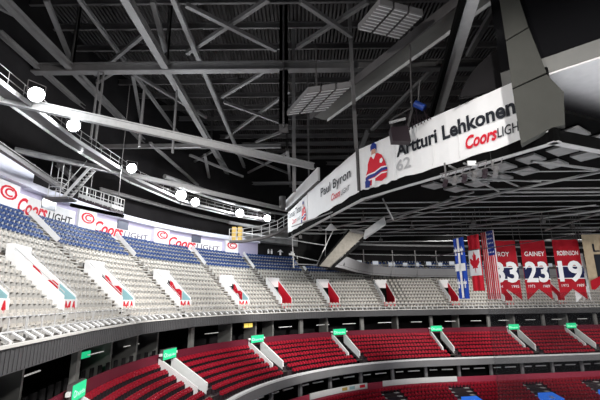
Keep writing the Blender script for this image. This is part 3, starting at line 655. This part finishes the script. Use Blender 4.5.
# dark strip separating: lower bowl rim in front of gallery left
# banners ---------------------------------------------------------
def bface(a, b, u, z, d=0):   # point on the vertical face from a to b; u metres along, z absolute, d towards outside
    t = (b-a).normalized(); n = Vector((t.y, -t.x, 0));
    if n.x > 0: n = -n
    p = a+t*u; return Vector((p.x+n.x*d, p.y+n.y*d, z))
def banner(a, b, u0, u1, zl0, zl1, zh0, zh1, label):
    r = empty('name_banner', bface(a, b, u0, 30), label, 'banner'); q = MB(); n = 14; vs = []
    for i in range(n+1):
        t = i/n; u = u0+(u1-u0)*t; lo = zl0+(zl1-zl0)*t+.06*math.sin(i*1.7)-.1*math.sin(math.pi*t); hi = zh0+(zh1-zh0)*t; wv = .03*math.sin(i*2.3)
        vs += [bface(a, b, u, lo, wv), bface(a, b, u, hi, wv), bface(a, b, u, hi, wv-.04), bface(a, b, u, lo, wv-.04)]
    fs = []
    for i in range(n): fs += [(i*4+j, (i+1)*4+j, (i+1)*4+(j+1) % 4, i*4+(j+1) % 4) for j in range(4)]
    fs += [(3, 2, 1, 0), (n*4, n*4+1, n*4+2, n*4+3)]
    kid(q.add(vs, fs), 'vinyl_sheet', 'banner', r); return r
def btext(a, b, txt, u, z, h, wdt, m, nm, root, shear=0, bold=0, rise=0):
    vs, fs = text_mesh(txt, h, wdt, shear, bold); kid(MB().add([bface(a, b, u+x, z+y+x*rise, .09) for x, y in vs], fs), nm, m, root)
lab = (B-A).length; lbe = (E_-B).length
b1 = banner(A, B, 0.1, 9.3, 29.95, 30.1, 33.0, 33.6, 'white name banner at the far left tip of the gondola with small red figure')
btext(A, B, 'Tomas Tatar', .5, 31.9, .95, 6.6, 'ink', 'name_lettering', b1, 0, .01)
btext(A, B, 'Coors', 2.6, 30.8, .7, 2.2, 'red', 'red_lettering', b1, .35, .02); btext(A, B, 'LIGHT', 5.0, 30.8, .5, 1.6, 'ink', 'dark_lettering', b1, .1)
b2 = banner(A, B, 9.4, lab-.1, 30.0, 30.0, 33.7, 34.1, 'white name banner in the middle of the left gondola side')
btext(A, B, 'Paul Byron', 14.6, 31.9, 1.05, 8.4, 'ink', 'name_lettering', b2, 0, .01)
btext(A, B, 'Coors', 17.8, 30.65, .75, 2.5, 'red', 'red_lettering', b2, .35, .02); btext(A, B, 'LIGHT', 20.5, 30.65, .55, 2.2, 'ink', 'dark_lettering', b2, .1)
b3 = banner(B, E_, .15, 4.6, 30.0, 30.0, 34.1, 34.1, 'white banner panel printed with a red jersey ice hockey player')
b4 = banner(B, E_, 4.62, lbe-.4, 30.0, 30.0, 34.1, 34.1, 'largest white name banner, nearest one, left of the grey slab')
btext(B, E_, 'Artturi Lehkonen', 4.8, 31.9, 1.15, 10.2, 'ink', 'name_lettering', b4, 0, .03)
btext(B, E_, '62', 4.7, 30.65, .95, 1.5, 'ink_grey', 'number_lettering', b4, 0, .02)
btext(B, E_, 'Coors', 11.2, 30.55, .95, 2.4, 'red', 'red_lettering', b4, .35, .03); btext(B, E_, 'LIGHT', 13.6, 30.6, .7, 1.9, 'ink', 'dark_lettering', b4, .1, .01)
# creases in the big banner are strips of seam tape
for u in (8.3, 10.6): kid(MB().hexa([bface(B, E_, u, 30.1, .05), bface(B, E_, u+.08, 30.1, .05), bface(B, E_, u+.08, 30.1, .09), bface(B, E_, u, 30.1, .09), bface(B, E_, u+.1, 31.9, .05), bface(B, E_, u+.18, 31.9, .05), bface(B, E_, u+.18, 31.9, .09), bface(B, E_, u+.1, 31.9, .09)]), 'seam', 'banner', b4)
# divider rod between banners at the kink
tag(MB().bar(B+Vector((-.1, -.1, 0)), B+Vector((-.1, -.1, 4.2)), .22).build('divider_post', 'steel_dark'), 'dark upright between the middle banner and the player banner', 'post')
# printed players
def player(a, b, u, z, k_, root, d=.07):
    def poly(pts, m, nm, dd=0): kid(MB().prism([bface(a, b, u+x*k_, z+y*k_, d+dd) for x, y in pts], bface(a, b, 0, 0, .01)-bface(a, b, 0, 0, 0)), nm, m, root)
    poly([(.2, .0), (.15, .9), (.45, 1.5), (.5, 2.0), (.8, 2.55), (1.3, 2.75), (1.75, 2.7), (2.2, 2.4), (2.5, 1.8), (2.75, 1.0), (2.6, .3), (2.0, .1), (1.2, .3), (.9, .0)], 'red', 'printed_jersey')
    poly([(1.0, 2.7), (1.05, 3.15), (1.3, 3.3), (1.55, 3.1), (1.5, 2.75), (1.25, 2.6)], 'skin', 'printed_face', .015)
    poly([(.95, 3.05), (.95, 3.5), (1.15, 3.75), (1.45, 3.75), (1.68, 3.5), (1.65, 3.0), (1.5, 3.2), (1.1, 3.2)], 'blue', 'printed_helmet', .03)
    poly([(1.0, 2.6), (1.25, 2.25), (1.55, 2.65), (1.45, 2.75), (1.1, 2.72)], 'white', 'printed_collar', .03)
    poly([(.15, .75), (.5, .95), (1.3, 1.0), (2.1, 1.25), (2.72, 1.2), (2.75, .95), (2.1, .95), (1.3, .7), (.5, .62), (.17, .5)], 'blue', 'printed_band', .015)
    for y0 in (.95, .45): poly([(.15, y0), (.5, y0+.12), (1.3, y0+.15), (2.1, y0+.4), (2.75, y0+.32), (2.75, y0+.22), (2.1, y0+.28), (1.3, y0+.03), (.5, y0), (.16, y0-.1)], 'white', 'printed_stripe', .03)
    poly([(.1, -.1), (.1, .5), (.5, .55), (.75, .3), (.6, -.15)], 'blue', 'printed_glove', .045)
    poly([(.9, -.1), (1.0, .6), (1.35, .5), (1.3, -.1)], 'white', 'printed_stick', .05)
    poly([(1.95, 1.75), (2.0, 2.05), (2.25, 2.1), (2.35, 1.85), (2.15, 1.65)], 'white', 'printed_crest', .04)
player(B, E_, .8, 30.15, 1.04, b3)
player(A, B, 6.9, 30.2, .75, b1)
# white light box above the far left banners
lb = empty('white_soffit_box', bface(A, B, 0, 33.8), 'long white box on top of the far left banner', 'box')
q = MB(); q.hexa([bface(A, B, .2, 33.4, .4), bface(A, B, 14.5, 33.9, .4), bface(A, B, 14.5, 33.9, .1), bface(A, B, .2, 33.4, .1), bface(A, B, .2, 34.9, .4), bface(A, B, 14.5, 35.6, .4), bface(A, B, 14.5, 35.6, .1), bface(A, B, .2, 34.9, .1)]); kid(q, 'panel', 'banner', lb)
kid(MB().hexa([bface(A, B, .2, 33.3, .42), bface(A, B, 14.5, 33.8, .42), bface(A, B, 14.5, 33.8, .1), bface(A, B, .2, 33.3, .1), bface(A, B, .2, 33.4, .42), bface(A, B, 14.5, 33.9, .42), bface(A, B, 14.5, 33.9, .1), bface(A, B, .2, 33.4, .1)]), 'trim', 'steel_dark', lb)
tag(MB().tube((-2.6, 58.6, 33.5), (-2.6, 58.6, 35.2), .5, 12).build('loudspeaker', 'steel_dark'), 'dark round loudspeaker at the far left tip of the banners', 'loudspeaker')
# small moving-light cluster under the large banner
r = empty('lighting_truss', (12.2, 27.4, 28.8), 'cluster of stage lamps on a short truss under the big banner', 'truss')
q = MB()
for dz in (0, .5): q.tube((10.6, 29.2, 28.7+dz), (13.6, 26.0, 28.9+dz), .05)
for t in frange(0, 1, .12): q.tube((10.6+3*t, 29.2-3.2*t, 28.7+.2*t), (10.75+3*t, 29.05-3.2*t, 29.2+.2*t), .03, 6)
q.bar((10.9, 28.9, 28.3), (10.9, 28.9, 30), .1); q.bar((13.2, 26.4, 28.6), (13.2, 26.4, 30.2), .1)
kid(q, 'truss_frame', 'steel', r)
for i in range(6):
    t = (i+.5)/6; x, y, z = 10.6+3*t, 29.2-3.2*t, 28.5
    q = MB(); q.tube((x, y, z), (x-.2, y-.25, z-.35), .17, 10); q.box(x-.15, x+.15, y-.12, y+.12, z, z+.25); kid(q, 'lamp_head', 'steel' if i % 2 else 'seat_dark', r)
kid(MB().box(11.9, 12.5, 27.2, 27.3, 29.2, 29.55), 'control_box', 'white_paint', r)
# hanging lamp fixture seen under the middle of the gondola
r = empty('hanging_floodlight', (8.4, 46, 28.2), 'unlit work light with pale tray hanging under the gondola above the gallery', 'work light')
kid(MB().hexa([(6.9, 44, 26.6), (9.4, 44, 28.2), (9.6, 44.6, 28.2), (7.2, 44.6, 26.6), (7.1, 44, 27.5), (9.3, 44, 29.0), (9.5, 44.6, 29.0), (7.4, 44.6, 27.5)]), 'tray', 'steel_light', r)
kid(MB().bar((9.6, 44.3, 28.6), (16, 36, 29.6), .14), 'arm', 'pipe', r); kid(MB().bar((6.9, 44.2, 27.2), (5.6, 44.2, 27.5), .3), 'bracket', 'steel', r)
r = empty('hanging_lamp', (2.3, 44, 28.3), 'small conical lamp shade hanging below the player banner', 'lamp')
q = MB(); n = 12; q.add([(3.4+.7*math.cos(2*math.pi*j/n), 44+.7*math.sin(2*math.pi*j/n), 27.6) for j in range(n)]+[(3.4+.15*math.cos(2*math.pi*j/n), 44+.15*math.sin(2*math.pi*j/n), 28.2) for j in range(n)], [(j, (j+1) % n, n+(j+1) % n, n+j) for j in range(n)]); kid(q, 'shade', 'steel_light', r); kid(MB().tube((3.4, 44, 28.2), (3.4, 44, 29.7), .04, 6), 'stem', 'steel_dark', r)

# ------------------------------------------------------------------ slab, fins and scoreboard at upper right
r = empty('grey_slab', (14, 22.6, 29.6), 'tall tapering grey panelled slab hanging in front of the end of the big banner', 'slab')
Y_ = 23.0; f_ = Y_/24.
def SX(x, z): return Vector((x*f_, Y_, 20+(z-20)*f_))
T = [[SX(14.0, 46), SX(14.6, 46), SX(15.7, 38.05), SX(14.03, 37.0)], [SX(14.03, 36.9), SX(15.73, 37.95), SX(16.4, 34.55), SX(13.98, 33.4)], [SX(13.98, 33.3), SX(16.4, 34.4), SX(17.3, 33.1), SX(17.0, 30.8), SX(16.1, 30.6), SX(14.0, 29.5)]]
for p in T: kid(MB().prism(p, (.35, .55, 0)), 'plate', 'slab', r)
kid(MB().prism([v+Vector((.12, .1, 0)) for v in (SX(14.0, 46), SX(14.6, 46), SX(16.2, 34.5), SX(16.6, 31.2), SX(14.1, 30))], (.2, .3, 0)), 'core', 'black', r)
tag(MB().prism([(11.46, 26.2, 34.0), (12.0, 26.2, 35.2), (12.64, 26.2, 36.1), (13.4, 26.2, 36.9), (14.2, 26.2, 37.6), (15.2, 26.2, 38.0), (15.3, 26.2, 34.6)], (0, .4, 0)).build('dark_fin', 'dark'), 'black curved fin rising behind the big banner beside the grey slab', 'fin')
K = Vector((15.55, 23.9, 34)); e1 = Vector((.74, -.67, 0)); e2 = Vector((.73, .68, 0))
sb = empty('scoreboard', K, 'huge dark scoreboard corner with pale underside at the upper right', 'scoreboard')
c4 = [K, K+e1*9, K+e1*9+e2*12, K+e2*12]
q = MB(); q.prism(c4, (0, 0, .12)); kid(q, 'underside', 'scoreboard', sb)
q = MB(); q.prism([p+Vector((0, 0, .13)) for p in (K-e1*2-e2*.1, K+e1*9, K+e1*9+e2*12, K+e2*12-e1*2)], (0, 0, 1.1)); kid(q, 'lower_trim', 'grey_plate', sb)
q = MB(); q.prism([p+Vector((0, 0, 1.25)) for p in (K-e1*2, K+e1*9, K+e1*9+e2*12, K+e2*12-e1*2)], (0, 0, 12)); kid(q, 'screen', 'screen', sb)
# girders above the banners
gi = empty('slanted_girder', (10, 31, 42), 'wide grey box girder rising right, above the floodlit projector', 'girder')
kid(MB().bar((2.4, 44.6, 41.4), (13.8, 25.2, 42), 1.8, .5), 'web', 'grey_plate', gi); kid(MB().bar((3.4, 44.8, 41.2), (14.9, 25.2, 41.8), .1, .7), 'flange', 'steel_light', gi)
kid(MB().bar((1.3, 44.4, 41.4), (12.6, 25.2, 42), .15, .9), 'flange', 'steel_dark', gi)
gi = empty('slanted_girder', (14, 31, 38), 'steep grey girder leaning above the big banner', 'girder')
kid(MB().bar((13.2, 36.5, 36.6), (11.9, 22.8, 40.2), .85, .3), 'web', 'steel_light', gi); kid(MB().bar((12.6, 36.5, 36.6), (11.2, 22.8, 40.2), .35, .6), 'flange', 'black', gi)
# acoustic panels
def vent(name_lab, c, u, v, n):
    r = empty('ceiling_panel', c, name_lab, 'panel'); c = Vector(c); u = Vector(u); v = Vector(v)
    for i in range(n):
        a = c+u*(i/n+.02); b = c+u*((i+1)/n-.03)
        kid(MB().prism([a, b, b+v, a+v], (0, 0, .5)), 'slatted_section', 'steel', r)
        q = MB()
        for j in range(9): p0 = a+v*(j+.5)/9-Vector((0, 0, .03)); q.bar(p0, p0+(b-a), .05)
        kid(q, 'slats', 'steel_light', r)
    kid(MB().bar(c+u/2+v/2, c+u/2+v/2+Vector((0, 0, 6)), .15), 'hanger', 'steel_dark', r)
vent('slatted grey panel unit with three sections hanging high, above the slanted girder', (4.7, 28.1, 41), (3.7, 1.3, 0), (1.2, -2.9, 0), 3)
vent('slatted grey panel unit with three sections hanging by the left post', (-1.3, 37.2, 38), (3.9, -1.0, 0), (2.0, -4.6, 0), 3)
# projector and moving light
r = empty('projector', (8.2, 30.4, 33), 'dark boxy projector on a yoke covering the first letters of the big banner', 'projector')
kid(MB().hexa([(7.4, 30, 32.25), (8.85, 30, 32.2), (8.85, 30.8, 32.2), (7.4, 30.8, 32.25), (7.3, 30, 33.4), (8.7, 30, 33.55), (8.7, 30.8, 33.55), (7.3, 30.8, 33.4)]), 'body', 'seat_dark', r)
kid(MB().tube((7.3, 30.3, 33.95), (8.6, 30.3, 34.3), .12), 'lens_tube', 'steel_light', r)
kid(MB().bar((7.45, 30.4, 33.3), (7.5, 30.4, 34.3), .12).bar((8.7, 30.4, 33.4), (9.3, 30.6, 35.2), .16).bar((7.5, 30.4, 34.3), (9.3, 30.6, 35.4), .1), 'yoke', 'steel_dark', r)
kid(MB().bar((9.3, 30.6, 35.2), (9.8, 31, 43), .12), 'arm', 'steel_dark', r)
r = empty('spotlight', (10.4, 31, 36), 'blue tinted round spotlight next to the projector', 'spotlight')
kid(MB().tube((9.7, 31, 36.0), (10.4, 30.7, 35.4), .3, 12), 'housing', 'blue_cloth', r); kid(MB().bar((10, 31, 36.2), (10.3, 31, 38.2), .1), 'bracket', 'steel', r)
q = MB()
for j in range(9): q.tube((8.7+j*.22, 30.6-j*.12, 33.3+j*.08), (8.9+j*.2, 30.8, 35.0+.4*math.sin(j*2)), .045, 6)
tag(q.build('cable_bundle', 'seat_dark'), 'tangled dark cables hanging over the top of the big banner', 'cable')

# ------------------------------------------------------------------ hanging scaffold, basket and stair over the left stand
r = empty('scaffold_tower', (-24.8, 40, 30.6), 'slim hanging ladder tower in front of the white mural wall', 'scaffold')
for x in (-25.4, -24.2):
    for y in (39.4, 40.6): kid(MB().tube((x, y, 30.4), (x, y, 34.3), .05, 6), 'upright', 'steel_light', r)
q = MB()
for z in frange(30.6, 32.4, .45): q.bar((-25.4, 39.4, z), (-24.2, 39.4, z), .05); q.bar((-24.2, 39.4, z), (-24.2, 40.6, z), .05)
kid(q, 'rung', 'steel_light', r); kid(MB().box(-25.6, -23.2, 39.2, 40.8, 30.2, 30.4), 'platform', 'steel_dark', r)
r = empty('hanging_stair', (-23, 40, 30.3), 'steep steel stair rising right from the ladder tower', 'stair')
for y in (39.6, 40.6): kid(MB().bar((-24.0, y, 30.4), (-21.6, y, 33.6), .08, .28), 'stringer', 'steel_light', r)
for y in (39.6, 40.6): kid(MB().tube((-24.2, y, 31.3), (-22.0, y, 34.3), .04, 6), 'handrail', 'steel_light', r)
q = MB()
for t in frange(.05, .95, .1): q.box(-24+2.4*t-.14, -24+2.4*t+.14, 39.6, 40.6, 30.4+3.2*t-.03, 30.4+3.2*t+.03)
kid(q, 'tread', 'steel', r)
r = empty('work_platform', (-20.4, 40, 29.4), 'railed steel work platform hanging over the blue seats on the left', 'platform')
pa, pb, pc, pd = Vector((-22.4, 39.6, 30.35)), Vector((-18.9, 39.4, 29.15)), Vector((-18.7, 41.8, 29.3)), Vector((-22.2, 42, 30.5))
kid(MB().prism([pa, pb, pc, pd], (0, 0, -.25)), 'floor_grid', 'seat_dark', r)
q = MB()
for a, b in ((pa, pb), (pb, pc), (pc, pd), (pd, pa)):
    for h in (.15, .75, 1.35): q.tube(a+Vector((0, 0, h)), b+Vector((0, 0, h)), .045, 6)
    for t in frange(0, 1, .25): p = a+(b-a)*t; q.tube(p, p+Vector((0, 0, 1.35)), .045, 6)
    q.bar(a+Vector((0, 0, .3)), b+Vector((0, 0, .3)), .04, .35)
kid(q, 'guard_rail', 'steel_light', r)
kid(MB().tube((-22, 41, 31), (-22, 41, 44), .05, 6).tube((-19, 41, 30), (-19, 41, 44), .05, 6), 'suspension', 'steel_dark', r)
kid(MB().bar((-24.2, 41.6, 30.1), (-18.7, 41.9, 28.9), .5, .35), 'support_beam', 'black', r)
# yellow end box and curved walkway below the last floodlights
r = empty('end_walkway', (-9.6, 62, 29), 'curved steel walkway with railings and a yellow box at its left end', 'walkway')
pts = [Vector((-10.8, 61.5, 28.9)), Vector((-8.8, 62, 29.0)), Vector((-6, 62.3, 29.5)), Vector((-3.5, 62.3, 30.3)), Vector((-1.6, 62, 31.4))]
q1, q2 = MB(), MB()
for a, b in zip(pts, pts[1:]):
    q1.bar(a, b, 1.2, .3)
    for h in (.7, 1.3, 1.9): q2.tube(a+Vector((0, -.5, h)), b+Vector((0, -.5, h)), .05, 6)
    for t in (0, .5): p = a+(b-a)*t; q2.tube(p+Vector((0, -.5, 0)), p+Vector((0, -.5, 1.9)), .05, 6)
kid(q1, 'walkway_floor', 'steel_dark', r); kid(q2, 'guard_rail', 'steel_light', r)
kid(MB().box(-10.5, -9.9, 61.4, 62.4, 29.0, 31.2).box(-9.6, -9.0, 61.4, 62.4, 29.0, 31.2), 'yellow_box', 'yellow_paint', r)

# ------------------------------------------------------------------ flags and retired number banners
def cloth(name, x, y, wdt, zt, zb, ang, m, label, cat, tail=0, wave=.06):
    r = empty(name, (x, y, zt), label, cat); r.rotation_euler.z = math.radians(ang); n = 10; rows = 8; vs = []; fs = []
    for s_ in (0, .03):
        for j in range(rows+1):
            for i in range(n+1):
                t = i/n; zl = zb-zt; low = zl+(tail*(1-abs(2*t-1)) if tail else 0)
                vs.append((t*wdt, wave*math.sin(i*1.3+j*.25)+s_, low*j/rows))
    N = (rows+1)*(n+1)
    for s_ in (0, 1):
        for j in range(rows):
            for i in range(n):
                a = s_*N+j*(n+1)+i; f = (a, a+1, a+n+2, a+n+1); fs.append(f if s_ else f[::-1])
    MB().add(vs, fs).build('cloth', m, r)
    MB().tube((-.05, .015, .03), (wdt+.05, .015, .03), .05, 8).build('top_bar', 'steel_dark', r)
    q = MB(); q.tube((.1, .015, 0), (.1, .015, 29.7-zt), .02, 5); q.tube((wdt-.1, .015, 0), (wdt-.1, .015, 29.7-zt), .02, 5); q.build('cord', 'steel_dark', r)
    return r
def patch(r, pts, m, nm, d=-.09): MB().prism([(x, d, z) for x, z in pts], (0, .012, 0)).build(nm, m, r)
def rct(x0, x1, z0, z1): return [(x0, z0), (x1, z0), (x1, z1), (x0, z1)]
def ctext(r, txt, x0, x1, z, h, m, nm, bold=.02, d=-.11):
    vs, fs = text_mesh(txt, h, x1-x0, 0, bold); MB().add([(x0+x, d, z+y) for x, y in vs], fs).build(nm, m, r)
YF = 45
fq = cloth('quebec_flag', 17.05, YF, 1.5, 26.6, 20.1, -68, 'flag_blue', 'tall blue flag with white cross and lilies, leftmost of the hanging flags', 'flag')
patch(fq, rct(.6, .9, -6.4, -.05), 'white', 'white_cross'); patch(fq, rct(0, 1.5, -3.6, -2.8), 'white', 'white_cross')
for x, z in ((.3, -1.4), (1.2, -1.4), (.3, -4.9), (1.2, -4.9)):
    patch(fq, [(x-.1, z-.5), (x+.1, z-.5), (x+.06, z-.05), (x+.25, z-.1), (x+.22, z+.25), (x+.07, z+.1), (x, z+.5), (x-.07, z+.1), (x-.22, z+.25), (x-.25, z-.1), (x-.06, z-.05)], 'white', 'lily')
fc = cloth('canada_flag', 18.65, YF, 1.6, 26.9, 20.9, -68, 'red', 'red and white flag with red maple leaf hanging between two other flags', 'flag')
patch(fc, rct(-.01, 1.61, -4.4, -1.6), 'white', 'white_field')
patch(fc, [(.78, -4.1), (.84, -4.1), (.86, -3.6), (1.2, -3.65), (1.12, -3.45), (1.5, -3.0), (1.42, -2.9), (1.48, -2.55), (1.25, -2.6), (1.0, -2.85), (1.05, -2.2), (.95, -2.25), (.81, -1.8), (.67, -2.25), (.57, -2.2), (.62, -2.85), (.37, -2.6), (.14, -2.55), (.2, -2.9), (.12, -3.0), (.5, -3.45), (.42, -3.65), (.76, -3.6)], 'red', 'maple_leaf', -.11)
fu = cloth('usa_flag', 19.9, YF-.8, 1.9, 27.1, 20.0, -76, 'white', 'striped red and white flag with blue star field overlapping a number banner', 'flag')
for i in range(7): patch(fu, rct(i*.293, i*.293+.146, -7.05, -.02), 'red', 'red_stripe')
patch(fu, rct(.9, 1.92, -2.6, -.02), 'blue', 'star_field', -.105)
for a in range(5):
    for b in range(4): x, z = 1.02+b*.24, -.35-a*.48; patch(fu, [(x+.07*math.cos(math.pi/2+k_*math.pi*.2)*(1 if k_ % 2 == 0 else .45), z+.12*math.sin(math.pi/2+k_*math.pi*.2)*(1 if k_ % 2 == 0 else .45)) for k_ in range(10)], 'white', 'star', -.118)
def number_banner(x, wdt, num, name_, y1, y2, label, zt=26.35):
    r = cloth('number_banner', x, YF, wdt, zt, 19.9, 0, 'banner_red', label, 'banner', tail=1.15, wave=.03)
    patch(r, rct(0, wdt, -4.2, -3.0), 'navy', 'blue_band', -.05)
    for z in (-4.3, -3.0): patch(r, rct(0, wdt, z, z+.1), 'white', 'white_edge', -.055)
    ctext(r, name_, wdt*.5-min(.42*len(name_)*.5, wdt*.40), wdt*.5+min(.42*len(name_)*.5, wdt*.40), -1.75, .5, 'white', 'name_lettering', .01)
    ctext(r, num, wdt*.05, wdt*.95, -4.5, 2.15, 'white', 'number_lettering', .03); 
    ctext(r, y1, wdt*.08, wdt*.34, -5.15, .3, 'white', 'year_lettering', .0); ctext(r, y2, wdt*.66, wdt*.92, -5.15, .3, 'white', 'year_lettering', .0)
number_banner(20.9, 3.0, '33', 'ROY', '1984', '1995', 'red swallowtail banner with number 33, partly behind the striped flag')
number_banner(24.45, 2.75, '23', 'GAINEY', '1973', '1989', 'red swallowtail banner with number 23 hanging from the gondola')
number_banner(28.05, 2.9, '19', 'ROBINSON', '1973', '1989', 'red swallowtail banner with number 19, right of number 23', 26.4)
def pennant(x, y, wdt, zt, zb, m, label): return cloth('hanging_banner', x, y, wdt, zt, zb, 0, m, label, 'banner', tail=1.2, wave=.03)
p1 = pennant(30.9, 45.6, .8, 24.9, 19.7, 'white', 'narrow white banner edge showing right of number 19')
patch(p1, rct(.25, .5, -3.6, -2.8), 'ink', 'dark_mark'); patch(p1, rct(.25, .5, -2.2, -1.6), 'blue', 'dark_mark')
patch(p1, [(-.9, -5.3), (0, -4.5), (-.9, -3.6)], 'white', 'side_flap')
p2 = cloth('hanging_banner', 30.75, 44, 4.2, 26.8, 20.9, 0, 'beige', 'beige cloth banner with dark lower field at the right picture edge', 'banner', tail=1.6, wave=.06)
patch(p2, rct(.9, 4.2, -5.0, -2.2), 'ink', 'dark_field'); ctext(p2, 'Les', .9, 3.0, -1.9, .9, 'ink', 'script_lettering', .01)
patch(p2, [(0, -5.9), (.4, -5.9), (2.1, -4.5), (2.1, -4.1), (0, -5.0)], 'banner_red', 'red_tail', -.12)
# cable slung across the flags
q = MB(); ps = [Vector((13.5, 42, 24.3)), Vector((18, 42, 25.0)), Vector((23, 42, 25.6)), Vector((28, 42, 26.4)), Vector((34, 42, 27.3))]
for a, b in zip(ps, ps[1:]): q.tube(a, b, .05, 6)
tag(q.build('slung_cable', 'seat_dark'), 'black cable slung in front of the flags, rising to the right', 'cable')

# ------------------------------------------------------------------ glass balustrade near the camera, lower right
r = empty('glass_screen', (1.64, 4, 17.2), 'clear glass balustrade panel with a thin vertical edge at lower right', 'glass panel')
kid(MB().box(1.795, 5.2, 4, 4.015, 17.0, 20.06), 'glass_pane', 'clear', r)
kid(MB().box(1.785, 1.795, 3.998, 4.017, 17.0, 20.06), 'edge_strip', 'clear', r)
